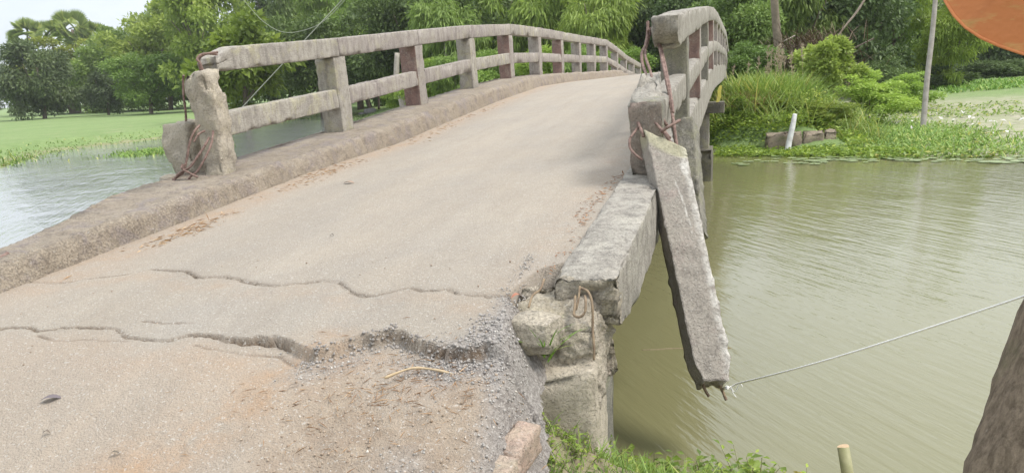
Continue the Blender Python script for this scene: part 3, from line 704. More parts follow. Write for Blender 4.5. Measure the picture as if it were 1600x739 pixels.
# piers
for (y0, cap_z, seed) in ((14.9, .93, 601), (25.4, .93, 611)):
    for xx in (-.95, -4.4):
        s = -1 if xx < -2 else 1
        xo = -.53 if s > 0 else -4.75
        zw = WL - .8 if y0 < 20 else -.5
        c = bblock('pier_column', box8(xo - .36 * (s > 0) + .04, xo + .36 * (s < 0) - .06, y0 + .25, y0 + .6, -.02, cap_z - .2), CON_L, res=.1, seed=seed, amp=.01, chip=.03)
        f = block('footing', box8(xo - .70 if s > 0 else xo, xo if s > 0 else xo + .7, y0, y0 + .95, zw, .02), CON_S, c, res=.1, seed=seed + 1, amp=.015, chip=.05)
        f.matrix_parent_inverse = c.matrix_world.inverted() @ Matrix.Identity(4)
    bblock('pier_cap', box8(-4.95, -.30, y0 + .12, y0 + .75, cap_z - .22, cap_z - .004), CON_S, res=.12, seed=seed + 3, amp=.01, chip=.04)
for gxx in (-1.35, -2.6, -3.9):
    def gf(u, v, w_, gxx=gxx):
        y = 2.95 + v * 33.4; return np.stack([gxx + u * .3, y, KT(y) - .38 - .34 * (1 - w_)], 1)
    V, Fc, e = lattice(gf, 1, 60, 1, (.3, 33, .3)); bpart('girder', V, Fc, CON_D)
# far end fill of the bridge
bblock('abutment_wall', box8(-4.7, -.55, 35.2, 36.4, -.4, .45), CON_D, res=.4, seed=640, amp=.01)
# yellow strip caught under the fascia
mb = MB(); yp = [at(1126, 134, 12.6), at(1124, 142, 12.6), at(1124, 152, 12.6), at(1121, 160, 12.6)]
for p_ in yp: pass
V = []
for p_, wd in zip(yp, (.022, .03, .03, .025)): V += [p_ + np.array([-wd, 0, 0]), p_ + np.array([wd, .01, 0]), p_ + np.array([wd, .03, 0]), p_ + np.array([-wd, .02, 0])]
Fq = []
for i in range(3):
    for k in range(4): Fq.append((i * 4 + k, i * 4 + (k + 1) % 4, i * 4 + 4 + (k + 1) % 4, i * 4 + 4 + k))
Fq += [(3, 2, 1, 0), (12, 13, 14, 15)]
tag(link('plastic_strip', mesh('plastic_strip', V, Fq), simple('yellow_plastic', (0.50, 0.44, 0.06), (0.38, 0.34, 0.07), 20, 0.6)), 'small yellow strip hanging on the outer face of the bridge', 'strip')

# ------------------------------------------------------------------ hanging broken rails on the right
def hang(name, top_c, bot_c, w0, w1, dpt, mat, seed, tilt=None, n=46, **kw):
    A = np.array(top_c); B = np.array(bot_c); ax = (B - A) / np.linalg.norm(B - A)
    right = np.cross(ax, F_); right /= np.linalg.norm(right)
    if right @ R_ < 0: right = -right
    if tilt: 
        fw0 = np.cross(ax, right); right = right * math.cos(tilt) + fw0 * math.sin(tilt)
    fw = np.cross(right, ax); 
    if fw @ F_ < 0: fw = -fw
    def f(u, v, w_):
        c = A + (B - A) * w_[:, None]; ww = w0 + (w1 - w0) * w_
        slant = (1 - w_) * (u - .5)
        return c + right * ((u - .5) * ww)[:, None] + fw * ((v - .5) * dpt)[:, None]
    V, Fc, e = lattice(f, 24, 12, n * 2, (w0, dpt, np.linalg.norm(B - A)), True)
    k = dict(amp=.006, sc=14, seed=seed, r=.014, bev=.006, chip=.012, chipsc=18); k.update(kw)
    return rough(V, Fc, e, **k), Fc, (A, B, ax, right, fw)
V, Fc, (A, B, ax, rt, fw) = hang('hanging_beam', at(1031, 205, 4.86), at(1113, 598, 4.20), .235, .20, .125, CON_G, 701, tilt=-.13)
tpar = (V - A) @ ax; Lb = np.linalg.norm(B - A); across = (V - A) @ rt; depth_ = (V - A) @ fw
# top is broken to a slope that falls to the right; the lower end is snapped with a bevel
k = smoothstep(.30, 0, tpar); V = V + ax * (k * (.085 + .62 * across + .35 * -depth_ + .02 * fbm(V, 9, 703, 3)))[:, None]
k = smoothstep(Lb - .12, Lb, tpar); V = V + rt * (-k * across * .28)[:, None] + ax * (k * (.03 * fbm(V, 12, 705, 3) - .12 * (-depth_)))[:, None]
CON_H = concrete('concrete_hanging', (0.37, 0.335, 0.285), (0.30, 0.27, 0.23), (0.20, 0.18, 0.155), (0.36, 0.27, 0.24), 0.35, streak=False)
nh = CON_H.node_tree; ph = nh.nodes['Principled BSDF']; th = NT(nh); src = ph.inputs['Base Color'].links[0].from_socket
c1 = th.mix(th.math('MULTIPLY', th.attr('worn'), th.ramp(th.noise(16, 5, .7, th.pos()), [(.36, 0.0), (.55, 1.0)])), src, (0.60, 0.575, 0.52))
c1 = th.mix(th.math('MULTIPLY', th.attr('mossy'), .55), c1, (0.46, 0.44, 0.27)); nh.links.new(c1, ph.inputs['Base Color'])
worn = smoothstep(.045, .0, .118 - .017 * np.clip(tpar, 0, 1.3) - across) * (depth_ < 0) + smoothstep(.04, .02, np.hypot(across - .09, (tpar - .30) * .45)) * (depth_ < 0)
scr = smoothstep(.006, .002, abs(across - (.02 + .10 * (tpar - .45) - .25 * (tpar - .6) ** 2))) * (tpar > .4) * (tpar < .78) * (depth_ < 0)
mossy = smoothstep(.30, .12, tpar - .45 * across) * smoothstep(.20, .10, tpar - .5 * across)
hb = tag(link('hanging_beam', mesh('hanging_beam', V, Fc, {'worn': np.clip(worn + .8 * scr, 0, 1), 'mossy': mossy}, smooth=True), CON_H), 'long broken concrete rail dangling by rusty bars beside the bridge over the water', 'concrete beam')
for q in (-.045, .05):
    p0 = B + rt * q - ax * .05 + fw * .02
    rebar([p0, p0 + ax * .07, p0 + ax * .10 + rt * .008, p0 + ax * (.135 + q * .3) + rt * .018], .009, hb, RUST_T)
V, Fc, fr = hang('hanging_beam', at(1070, 196, 5.45), at(1089, 366, 5.02), .15, .10, .15, CON_D, 711, tilt=.5, n=30, amp=.012)
tag(link('hanging_rail_piece', mesh('hanging_rail_piece', V, Fc, smooth=True), CON_D), 'narrow broken concrete piece hanging just behind the long dangling beam', 'concrete piece')

# ------------------------------------------------------------------ near right broken corner
# exposed rubble end under the broken kerb
V, Fc, e = lattice(hexa([(-.95, 2.60, .20), (-.535, 2.78, .20), (-.95, 3.1, .25), (-.54, 3.25, .25), (-.92, 2.72, .60), (-.545, 2.80, .58), (-.93, 3.06, .71), (-.55, 3.10, .70)])[0], 44, 44, 44, (.4, .4, .45))
V = rough(V, Fc, e, amp=.045, sc=8, seed=801, r=.06, bev=.03, chip=.08, chipsc=6); V = rough(V, Fc, e, amp=.016, sc=32, seed=802, r=.01, bev=.0, chip=.0)
co_ = thing('broken_kerb_end', 'crumbled concrete kerb end with exposed bar loops at the near right corner', 'broken concrete', (-.7, 2.9, .5))
o = link('rubble_core', mesh('rubble_core', V, Fc, smooth=True), CON_B, co_); o.matrix_parent_inverse = Matrix.Translation(-Vector(co_.location))
def inv(o, p): o.matrix_parent_inverse = Matrix.Translation(-Vector(p.location)); return o
for pts, r in (([(899, 462, 3.08), (898, 480, 3.03), (897, 492, 3.0), (906, 495, 2.98), (914, 487, 2.98), (915, 470, 3.0), (914, 462, 3.06)], .0055),
               ([(906, 447, 3.1), (904, 466, 3.06), (900, 484, 3.04)], .005),
               ([(908, 450, 3.1), (918, 455, 3.05), (924, 468, 3.02), (926, 490, 3.0), (926, 515, 3.0), (928, 540, 2.98), (928, 562, 2.98)], .0055),
               ([(850, 436, 3.12), (844, 452, 3.06), (832, 462, 3.02), (826, 480, 2.98)], .005)):
    o = rebar([at(*p) for p in pts], r, None, RUST_T); o.parent = co_; inv(o, co_)
# rounded stone-like lump
def rock(name, c, s, mat, seed, rot=0.0, n=14, amp=.28):
    f, _ = hexa(box8(-1, 1, -1, 1, -1, 1)); V, Fc, e = lattice(f, n, n, n, (2, 2, 2))
    V = V / np.linalg.norm(V, axis=1, keepdims=True) * (0.30 * np.linalg.norm(V, axis=1, keepdims=True) + .70)
    V = V * (1 + amp * fbm(V + seed * 3.1, .9, seed, 4)[:, None]) * .85
    V = V * np.array(s); cr, sr = math.cos(rot), math.sin(rot); V = np.stack([V[:, 0] * cr - V[:, 1] * sr, V[:, 0] * sr + V[:, 1] * cr, V[:, 2]], 1)
    o = link(name, mesh(name, V, Fc, smooth=True), mat); o.location = c; return o
lump = rock('concrete_lump', tuple(at(838, 520, 2.98)), (.135, .11, .10), CON_B, 812, -.25, amp=.22, n=30)
tag(lump, 'rounded concrete lump half buried in the asphalt at the road corner', 'concrete lump')
# abutment block beside the water
V, Fc, e = lattice(hexa([(-.84, 2.66, -.25), (-.54, 2.74, -.75), (-.86, 3.2, -.3), (-.56, 3.4, -.75), (-.85, 2.62, .385), (-.545, 2.72, .44), (-.80, 2.82, .46), (-.555, 2.90, .465)])[0], 18, 14, 30, (.3, .4, .8))
V = rough(V, Fc, e, amp=.012, sc=9, seed=821, r=.03, bev=.010, chip=.05, chipsc=7)
tag(link('abutment_block', mesh('abutment_block', V, Fc, smooth=True), CON_A), 'pale concrete abutment block beside the river at the road corner', 'concrete block')
V, Fc, e = lattice(hexa(box8(-4.6, -.62, 3.02, 3.6, -.9, .30))[0], 30, 6, 12, (4, .6, 1.2))
V = rough(V, Fc, e, amp=.02, sc=5, seed=825); bpart('abutment_wall', V, Fc, CON_D)

# broken lumps tied to the left post
ch = spine_block('concrete_chunk', [(304, 294, 6.62), (298, 262, 6.6), (288, 228, 6.58), (283, 190, 6.56)], [.24, .26, .30, .27], .22, CON_B, 431, n=26, amp=.045, sc=6, chip=.12)
tag(ch, 'upright jagged concrete chunk leaning against the broken left post', 'concrete chunk')
ch2 = rock('concrete_chunk', tuple(at(272, 287, 6.5)), (.125, .12, .10), CON_B, 441, .3)
tag(ch2, 'small squat concrete chunk on the kerb edge below the broken left post', 'concrete chunk')
# metal bit and pale scrap at the far-left start of the kerb
o = rebar([at(-10, 412, 4.20), at(4, 402, 4.24), at(13, 396, 4.27)], .014); tag(o, 'short rusty bar stub beside the kerb at the left edge', 'rusty bar')

# two kerb bricks at the bottom
BRICK = concrete('old_brick', (0.42, 0.36, 0.285), (0.46, 0.33, 0.26), (0.27, 0.22, 0.17), (0.40, 0.37, 0.25), 0.4, streak=False)
def brick(c, l, wd, h, rz, label, seed):
    f, dims = hexa(box8(-wd / 2, wd / 2, -l / 2, l / 2, -h / 2, h / 2)); V, Fc, e = lattice(f, 10, 16, 8, dims)
    V = rough(V, Fc, e, amp=.004, sc=22, seed=seed, r=.016, bev=.009, chip=.022, chipsc=22)
    o = link('brick', mesh('brick', V, Fc, smooth=True), BRICK); o.location = c; o.rotation_euler = (.10, .04, rz)
    return tag(o, label, 'brick')
brick((-.685, 2.10, .41), .20, .095, .11, -.16, 'weathered brick beside the weeds, the farther of two end to end', 841)
brick((-.70, 1.895, .385), .22, .105, .12, -.10, 'weathered brick at the bottom edge, the nearer of two end to end', 842)

# ------------------------------------------------------------------ string, ropes, poles
mb = MB(); a = at(1126, 606, 4.22); b_ = at(1152, 599, 4.1); z_ = at(1655, 444, 1.83)
pp = [a, at(1140, 605, 4.15), b_] + [b_ + (z_ - b_) * t + np.array([0, 0, -.06 * math.sin(math.pi * t)]) * .3 for t in np.linspace(.05, 1, 24)]
mb.tube(pp, [.005] * 3 + [.0050 - .0022 * t for t in np.linspace(0, 1, 24)], 6)
for k in range(3):
    mb.tube([at(1130, 606 + k, 4.2), at(1136, 603 + k * 2, 4.12), at(1142, 607 - k, 4.16)], .005, 5)
mb.tube(smooth_path([at(1141, 603, 4.13), at(1147, 612, 4.12), at(1152, 606, 4.11), at(1156, 598, 4.1), at(1160, 604, 4.1)]), .0028, 5)
mb.tube(smooth_path([at(1141, 605, 4.13), at(1146, 615, 4.13), at(1150, 620, 4.13)]), .0026, 5)
tag(mb.build('string', STRING, None, True), 'taut white string from the hanging beam across the brown water', 'string')
mb = MB(); mb.tube([at(384, 162, 20) + (at(548, -14, 20) - at(384, 162, 20)) * t for t in np.linspace(-.35, 1.25, 12)], .011, 6)
tag(mb.build('rope', ROPE, None, True), 'straight pale rope rising behind the left railing', 'rope')
mb = MB(); mb.tube(smooth_path([at(350, -30, 20), at(380, 0, 20), at(410, 33, 20), at(440, 50, 20), at(470, 49, 20), at(505, 34, 20), at(545, -6, 20), at(575, -40, 20)]), .007, 6)
tag(mb.build('rope', ROPE, None, True), 'slack pale rope sagging in front of the trees above the left railing', 'rope')
mb = MB(); mb.tube(smooth_path([at(1437, 245, 21.6), at(1443, 190, 21.7), at(1449, 120, 21.8), at(1457, 50, 21.9), at(1465, -40, 22)]), [.085, .08, .075, .07, .06], 10)
tag(mb.build('wooden_pole', WOOD_G, None, True), 'tall thin grey wooden pole standing in the marsh on the right bank', 'pole')
mb = MB(); mb.tube(smooth_path([at(1229, 246, 18.35), at(1233, 222, 18.4), at(1238, 200, 18.4), at(1242, 179, 18.45)]), [.075, .072, .068, .055], 9)
tag(mb.build('stake', WHITE_W, None, True), 'white painted crooked stake in the water by the far bank', 'stake')
st = thing('cut_stake', 'short greenish round stake with a freshly cut top in the near water', 'stake', tuple(at(1330, 770, 3.85)))
mb = MB(); mb.tube([at(1338, 830, 3.85), at(1326, 750, 3.87), at(1317.5, 698, 3.9)], [.031, .031, .030], 16)
inv(mb.build('stem', STUB_W, st, True), st)
mb = MB(); mb.tube([at(1317.5, 698.2, 3.9), at(1317, 696.6, 3.9)], [.0302, .029], 16); inv(mb.build('cut_top', CUTW, st), st)

def trunkmat():
    mt, n, p, out = newmat('rough_bark'); t = NT(n)
    v = t.vec('Object', (6, 6, 1.0))
    col = t.mix(t.ramp(t.noise(9, 8, 0.75, v), [(0.35, 0.0), (0.65, 1.0)]), (0.13, 0.095, 0.062), (0.37, 0.29, 0.205))
    col = t.mix(t.math('MULTIPLY', t.ramp(t.noise(7, 5, 0.6), [(0.6, 0.0), (0.7, 1.0)]), 0.5), col, (0.21, 0.20, 0.10))
    col = t.mix(t.math('MULTIPLY', t.ramp(t.noise(16, 3, 0.5), [(0.70, 0.0), (0.74, 1.0)]), 0.7), col, (0.55, 0.52, 0.45))
    n.links.new(col, p.inputs['Base Color']); p.inputs['Roughness'].default_value = .95
    n.links.new(t.bump(t.math('ADD', t.noise(11, 8, 0.75, v), t.math('MULTIPLY', t.noise(70, 5, .7), .4)), .022, 1.0), p.inputs['Normal'])
    return mt
TR = trunkmat()
A = at(1557, 870, 1.92); B = at(1680, 480, 1.9); ax = B - A
n1, n2 = 28, 60; V = []; e1 = np.cross(ax, F_); e1 /= np.linalg.norm(e1); e2 = np.cross(ax / np.linalg.norm(ax), e1)
for j in range(n2 + 1):
    t = -.6 + 3.4 * j / n2; c = A + ax * t; r = .125 - .012 * t
    for i in range(n1):
        an = 2 * math.pi * i / n1; V.append(c + r * (e1 * math.cos(an) + e2 * math.sin(an)))
V = np.array(V); Fq = np.array([(j * n1 + i, j * n1 + (i + 1) % n1, (j + 1) * n1 + (i + 1) % n1, (j + 1) * n1 + i) for j in range(n2) for i in range(n1)])
cen = np.repeat([A + ax * (-.6 + 3.4 * j / n2) for j in range(n2 + 1)], n1, 0); N = (V - cen); N /= np.linalg.norm(N, axis=1, keepdims=True)
V = V + N * (.026 * fbm(V * [1, 1, .22], 22, 901, 5, .65) + +.004 * fbm(V, 7, 902, 3) + .014 * np.exp(-((V - at(1577, 560, 1.86)) ** 2).sum(1) / .05 ** 2))[:, None]
tag(link('tree_trunk', mesh('tree_trunk', V, Fq, smooth=True), TR), 'thick brown leaning tree trunk close at the right edge', 'tree trunk')

# ------------------------------------------------------------------ orange parasol at the top right
def fabric():
    mt, n, p, out = newmat('orange_fabric'); t = NT(n)
    col = t.mix(t.ramp(t.noise(5, 6, 0.65, t.vec('Object', (1, 1, 3.5))), [(0.50, 0.0), (0.62, 1.0)]), (0.56, 0.215, 0.085), (0.55, 0.34, 0.13))
    wv = n.nodes.new('ShaderNodeTexWave'); wv.inputs['Scale'].default_value = 120; n.links.new(t.tc.outputs['Object'], wv.inputs['Vector'])
    col = t.mix(t.math('MULTIPLY', wv.outputs['Fac'], .12), col, (0.35, .12, .05))
    n.links.new(col, p.inputs['Base Color']); p.inputs['Roughness'].default_value = .85
    tr_ = n.nodes.new('ShaderNodeBsdfTranslucent'); n.links.new(col, tr_.inputs['Color']); ms = n.nodes.new('ShaderNodeMixShader'); ms.inputs[0].default_value = .4
    n.links.new(p.outputs[0], ms.inputs[1]); n.links.new(tr_.outputs[0], ms.inputs[2]); n.links.new(ms.outputs[0], out.inputs['Surface'])
    n.links.new(t.bump(t.noise(300, 2, .5), .0006, .6, t.bump(t.noise(4, 4, .6), .05, .8)), p.inputs['Normal'])
    return mt
FAB = fabric()
UC = at(1797, -194, 2.7); UR = .75
um = thing('parasol', 'orange fabric parasol canopy overhanging the top right corner', 'parasol', tuple(UC))
un = -(UC - EYE) / np.linalg.norm(UC - EYE); un = un * .88 + np.array([0, 0, .45]) + R_ * .05; un /= np.linalg.norm(un)
ua = np.cross(un, [0, 0, 1.0]); ua /= np.linalg.norm(ua); ub = np.cross(ua, un)
V = []; Fq = []; nr, na = 10, 64
for j in range(nr + 1):
    r = UR * j / nr
    for i in range(na):
        an = 2 * math.pi * i / na; sc = 1 - .035 * (j / nr) ** 2 * (0.5 - 0.5 * math.cos(8 * an))
        V.append(UC * 0 + (ua * math.cos(an) + ub * math.sin(an)) * r * sc + un * (.20 * (1 - (j / nr) ** 2) - .02 * (j / nr) * (0.5 - .5 * math.cos(8 * an))))
for j in range(nr):
    for i in range(na): Fq.append((j * na + i, j * na + (i + 1) % na, (j + 1) * na + (i + 1) % na, (j + 1) * na + i))
link('canopy', mesh('canopy', V, Fq, smooth=True), FAB, um)
HEM = simple('orange_hem', (0.66, 0.25, 0.09), (0.60, 0.22, 0.08), 30, .8)
mb = MB(); rim = V[nr * na:] ; mb.tube([np.array(v) for v in rim] + [np.array(rim[0])], .006, 6, False); mb.build('hem', HEM, um, True)
DARKM = simple('dark_metal', (0.05, 0.05, 0.05), (0.09, 0.09, 0.085), 20, .5)
for k in range(8):
    mb = MB(); an = 2 * math.pi * k / 8
    mb.tube([(ua * math.cos(an) + ub * math.sin(an)) * UR * r + un * (.20 * (1 - r * r) - .012) for r in np.linspace(.03, .98, 9)], .003, 5); mb.build('rib', DARKM, um, True)
mb = MB(); hub = un * .18; mb.tube([un * .24, hub, un * -.12 + R_ * .08, np.array([.35, .1, -.6]), np.array([.38, .12, -3.6])], .014, 8); mb.build('pole', DARKM, um, True)

# ------------------------------------------------------------------ foliage
def leaves(P, D, Nn, Ln, Wd, fold=.15):
    """one bent diamond per leaf: P base, D direction, Nn face normal, Ln length, Wd width"""
    n = len(P); D = D / (np.linalg.norm(D, axis=1, keepdims=True) + 1e-9)
    S = np.cross(D, Nn); S /= (np.linalg.norm(S, axis=1, keepdims=True) + 1e-9); U = np.cross(S, D)
    Ln = np.broadcast_to(Ln, n)[:, None]; Wd = np.broadcast_to(Wd, n)[:, None]
    A = P; B = P + D * Ln * .45 + S * Wd * .5 + U * Wd * fold; Cc = P + D * Ln - U * Ln * .12; E = P + D * Ln * .45 - S * Wd * .5 + U * Wd * fold
    V = np.stack([A, B, Cc, E], 1).reshape(-1, 3)
    b = np.arange(n)[:, None] * 4
    T = np.concatenate([b + np.array([[0, 1, 2]]), b + np.array([[0, 2, 3]])], 0)
    return V, T
def unit(n, rng):
    v = rng.normal(size=(n, 3)); return v / np.linalg.norm(v, axis=1, keepdims=True)
KIND = dict(  # lobes, lobe radius, flat, leaves, length, width, droop, up
    mango=(46, (.20, .34), .85, 15000, .085, .038, .35, .3), round=(40, (.20, .36), .8, 15000, .078, .042, .2, .4), light=(44, (.17, .33), .62, 15000, .070, .040, .1, .6),
    droop=(34, (.20, .36), .95, 13000, .15, .030, .95, .1), feather=(40, (.16, .34), .45, 17000, .080, .020, .45, .3), broad=(40, (.18, .30), .8, 6500, .145, .075, .1, .6))
def crown_mesh(kind, seed):
    nl, (r0, r1), flat, nlv, ll, lw, droop, up = KIND[kind]; rng = np.random.default_rng(seed)
    c = unit(nl, rng); rad = rng.uniform(.25, .80, nl) ** .7; c = c * rad[:, None]; 
    bumpy = 1 + .22 * rng.normal(size=nl); c = c * np.clip(bumpy, .7, 1.25)[:, None]
    c[:, 2] = np.clip(c[:, 2], -.88, .95)
    lr = rng.uniform(r0, r1, nl) * (1.1 - .3 * np.abs(c[:, 2]))
    k = rng.choice(nl, nlv, p=lr ** 2 / (lr ** 2).sum())
    u = unit(nlv, rng); u[:, 2] = np.where(rng.random(nlv) < .45, np.abs(u[:, 2]), u[:, 2])
    rr = (rng.random(nlv) ** .45); rr = np.where(rng.random(nlv) < .06, rr * 1.3, rr)
    P = c[k] + u * (lr[k] * rr)[:, None] * np.array([1, 1, flat])
    out = u * .8 + c[k] * .5 + rng.normal(size=(nlv, 3)) * .5
    D = out + np.array([0, 0, -1.6 * droop]); Nn = np.array([0, 0, 1.0]) * up + u * .6 + rng.normal(size=(nlv, 3)) * .45
    sz = rng.uniform(.65, 1.3, nlv)
    V, T = leaves(P, D, Nn, ll * sz, lw * sz)
    tone = np.clip(rng.normal(.5, .18, nl), .1, .9)[k] * .5 + rng.random(nlv) * .5
    return mesh('crown', V, T, {'rnd': np.repeat(tone, 4)})
CROWNS = {k: [crown_mesh(k, 1000 + 10 * i + j) for j in range(3 if k in ('round', 'light', 'droop') else 2)] for i, k in enumerate(KIND)}
cc = {k: 0 for k in KIND}
def tinted(o, col): o.color = (*col, 1); return o
def mat_copy(me, mat):
    if not me.materials: me.materials.append(mat)
    return me
def tree(name, kind, x, y, hw, zb, zt, g, mat, tint, label, group=None, depth=None, bark=None, lean=0.0, cat='tree', tr_r=None, seed=0):
    rng = np.random.default_rng(int(abs(x * 13 + y * 7) * 10) + seed)
    gz = float(ground_h(np.array([x]), np.array([y]))[0][0]); g = max(gz, WL)
    t = thing(name, label, cat, (x, y, g - .03), group)
    cs = CROWNS[kind]; me = cs[cc[kind] % len(cs)]; cc[kind] += 1
    if not me.materials: me.materials.append(mat)
    o = bpy.data.objects.new('crown', me); C.objects.link(o); o.parent = t
    o.material_slots[0].link = 'OBJECT'; o.material_slots[0].material = mat
    hz = (zt - zb) / 2; o.location = (0, 0, (zt + zb) / 2 - g + .03); o.scale = (hw * 1.05, (depth or hw) * 1.05, hz * 1.08); o.rotation_euler = (0, 0, rng.uniform(0, 6.28))
    tinted(o, tint)
    mb = MB(); r = tr_r or (.05 + .035 * hw); mid = (zb + zt) / 2 - g
    lx = lean * mid
    top_ = np.array([lx, 0, mid]); pts = [np.array([0, 0, -.3]), np.array([lx * .2 + rng.normal() * .05 * hw, 0, mid * .35]), np.array([lx * .7, rng.normal() * .05 * hw, mid * .75]), top_ + [0, 0, hz * .5]]
    mb.tube(smooth_path(pts, 3), list(np.linspace(r * 1.25, r * .35, 10)), 7)
    for q in range(5):
        an = rng.uniform(0, 6.28); s0 = pts[1] + (pts[2] - pts[1]) * rng.uniform(.1, 1); e_ = np.array([lx + math.cos(an) * hw * .6, math.sin(an) * hw * .6, mid + hz * rng.uniform(-.1, .6)])
        mb.tube(smooth_path([s0, (s0 + e_) / 2 + [0, 0, -.08 * hw], e_], 3), list(np.linspace(r * .5, r * .12, 7)), 5)
    mb.build('trunk', bark or BARK, t, True)
    return t
DK_, MD, LT, YL = LEAF_DARK, LEAF_MID, LEAF_LITE, LEAF_YEL
TREES = [
 ('mango_tree', 'mango', -80.4, 69.7, 4.9, -.1, 9.2, DK_, (.9, .95, 1.05), 'broad dark mango tree at the far left with foliage down to the grass'),
 ('mango_tree', 'mango', -74.3, 73.3, 2.9, .1, 5.8, DK_, (.85, .9, 1.05), 'smaller dark rounded mango tree between the broad one and the leaning trunk'),
 ('broadleaf_tree', 'round', -63.3, 68.4, 4.2, .3, 6.9, MD, (.85, .98, .8), 'low dark green tree with a leaning trunk on the left lawn'),
 ('broadleaf_tree', 'light', -75.4, 85.1, 6.6, 1.0, 14.8, LT, (1.05, 1.08, .95), 'tall light green tree on the left standing out against the sky'),
 ('broadleaf_tree', 'light', -55.9, 69.8, 5.8, .4, 16.5, LT, (.88, .95, .8), 'tall mid green tree behind the broken left post'),
 ('broadleaf_tree', 'light', -108.8, 101.2, 7.4, 3.0, 12.1, YL, (1.1, 1.05, .9), 'yellow green spreading tree below the fan palms'),
 ('broadleaf_tree', 'light', -106.5, 107.5, 4.2, 3.6, 13.7, LT, (.9, .95, .95), 'pale green tree between the yellow tree and the tall light tree'),
 ('broadleaf_tree', 'round', -122.8, 101.3, 3.8, 0.0, 9.4, DK_, (1, 1, 1.1), 'dark tree at the left edge of the lawn behind the mango'),
 ('broadleaf_tree', 'broad', -31.9, 42.9, 3.2, .3, 6.9, YL, (.85, .95, .8), 'large leaved bright green tree seen through the first left railing bay'),
 ('feathery_tree', 'feather', -42.8, 73.8, 4.6, 1.5, 15.1, LT, (.75, .85, .85), 'grey green feathery tree above the second left railing post'),
 ('broadleaf_tree', 'round', -56.7, 86.0, 6.0, 1.8, 19.5, DK_, (1.35, 1.45, 1.15), 'tall dark tree behind the slack rope'),
 ('broadleaf_tree', 'light', -33.4, 68.0, 4.8, 1.6, 13.4, LT, (.85, 1.0, .9), 'light green tree rising above the third left railing post'),
 ('broadleaf_tree', 'light', -23.4, 53.3, 3.0, 1.3, 7.5, LT, (.8, 1.0, .8), 'bushy bright green tree behind the third left railing bay'),
 ('drooping_tree', 'droop', -17.7, 45.4, 2.5, .7, 7.5, MD, (1.0, 1.1, .9), 'tree with long drooping leaves above the fourth left railing post'),
 ('drooping_tree', 'droop', -17.0, 51.2, 3.0, .9, 9.3, LT, (.8, .95, .7), 'taller yellow green tree with hanging leaves behind the fifth left railing post'),
 ('drooping_tree', 'droop', -12.0, 47.3, 2.9, 1.0, 8.4, MD, (1.25, 1.3, .9), 'tree with drooping leaves above the middle of the bridge crest'),
 ('drooping_tree', 'droop', -8.2, 44.1, 2.4, 1.0, 6.9, LT, (.9, 1.0, .75), 'light tree with drooping leaves left of the broken right railing'),
 ('broadleaf_tree', 'round', -6.0, 48.1, 2.8, .5, 8.3, DK_, (1.1, 1.2, 1.1), 'dark tree directly behind the hanging rusty bars'),
 ('broadleaf_tree', 'round', -3.0, 46.9, 3.0, .7, 8.2, DK_, (1.0, 1.15, 1.15), 'dark tree behind the peak of the right railing'),
 ('broadleaf_tree', 'round', 0.1, 38.0, 2.2, 1.1, 5.8, MD, (.85, .95, .95), 'grey green tree just right of the bridge end'),
 ('drooping_tree', 'droop', 2.9, 40.1, 2.5, 1.3, 6.6, MD, (.9, .95, .85), 'dull green tree with drooping leaves above the reed plumes'),
 ('broadleaf_tree', 'round', 5.3, 41.7, 2.8, -.2, 6.6, DK_, (.95, 1.1, 1.05), 'dark dense tree behind the pale leaved shrub on the right bank'),
 ('broadleaf_tree', 'light', 8.4, 48.2, 2.5, .5, 7.3, MD, (1.0, 1.1, .9), 'mid green tree left of the tall thin pole'),
 ('layered_tree', 'feather', 10.0, 43.1, 2.1, -.4, 5.7, LT, (.95, 1.05, .7), 'light green tree with layered sprays right of the tall thin pole'),
 ('broadleaf_tree', 'round', 16.2, 56.9, 3.2, -.8, 7.3, DK_, (.9, 1.0, 1.1), 'dark tree under the orange parasol on the right bank'),
 ('broadleaf_tree', 'round', 20.4, 60.4, 3.4, -.8, 7.3, DK_, (.9, 1.0, 1.1), 'dark tree at the right edge of the far bank'),
]
for (nm, k, x, y, hw, zb, zt, mt_, tint, lab) in TREES:
    tree(nm, k, x, y, hw, zb, zt, 0, mt_, tint, lab, lean=(.35 if 'leaning' in lab else 0))
BACK = [(-108, 96), (-99, 92), (-92, 90), (-84, 89), (-74, 90), (-66, 88), (-58, 86), (-94.4, 95.6), (-87.2, 97.8), (-80.1, 100.0), (-72.9, 102.2), (-65.7, 104.3), (-58.6, 106.5), (-51.4, 108.7), (-42, 92), (-28.9, 72.3), (-24.2, 73.7), (-19.5, 75.1), (-14.8, 76.6), (-10.2, 78.0), (-5.5, 79.4), (-0.8, 80.8), (3.9, 82.2), (8.5, 83.6), (13.2, 85.1), (17.9, 86.5), (22.6, 87.9), (27.2, 89.3), (31.9, 90.7), (36.6, 92.2)]
FV = []; FR = []
for i, (x, y) in enumerate(BACK):
    me = CROWNS[['round', 'light'][i % 2]][i % 3]; n = len(me.vertices); co = np.zeros(n * 3, np.float32); me.vertices.foreach_get('co', co); rn = np.zeros(n, np.float32); me.attributes['rnd'].data.foreach_get('value', rn)
    co = co.reshape(-1, 3); hw = 5.8 if x < -40 else 4.4; zb, zt = (-.1, 7.0 + i % 3) if i < 7 else ((-.1 if x > -60 else .0), ((13.5 if x < -80 else 17) if x < -40 else 13.5 + (i % 3)))
    an = i * 1.7; co = np.stack([co[:, 0] * math.cos(an) - co[:, 1] * math.sin(an), co[:, 0] * math.sin(an) + co[:, 1] * math.cos(an), co[:, 2]], 1)
    FV.append(co * [hw, hw, (zt - zb) / 2 * 1.08] + [x, y, (zt + zb) / 2]); FR.append(rn * .8 + .1 * (i % 3))
FV = np.concatenate(FV); nl_ = len(FV) // 4; b = np.arange(nl_)[:, None] * 4
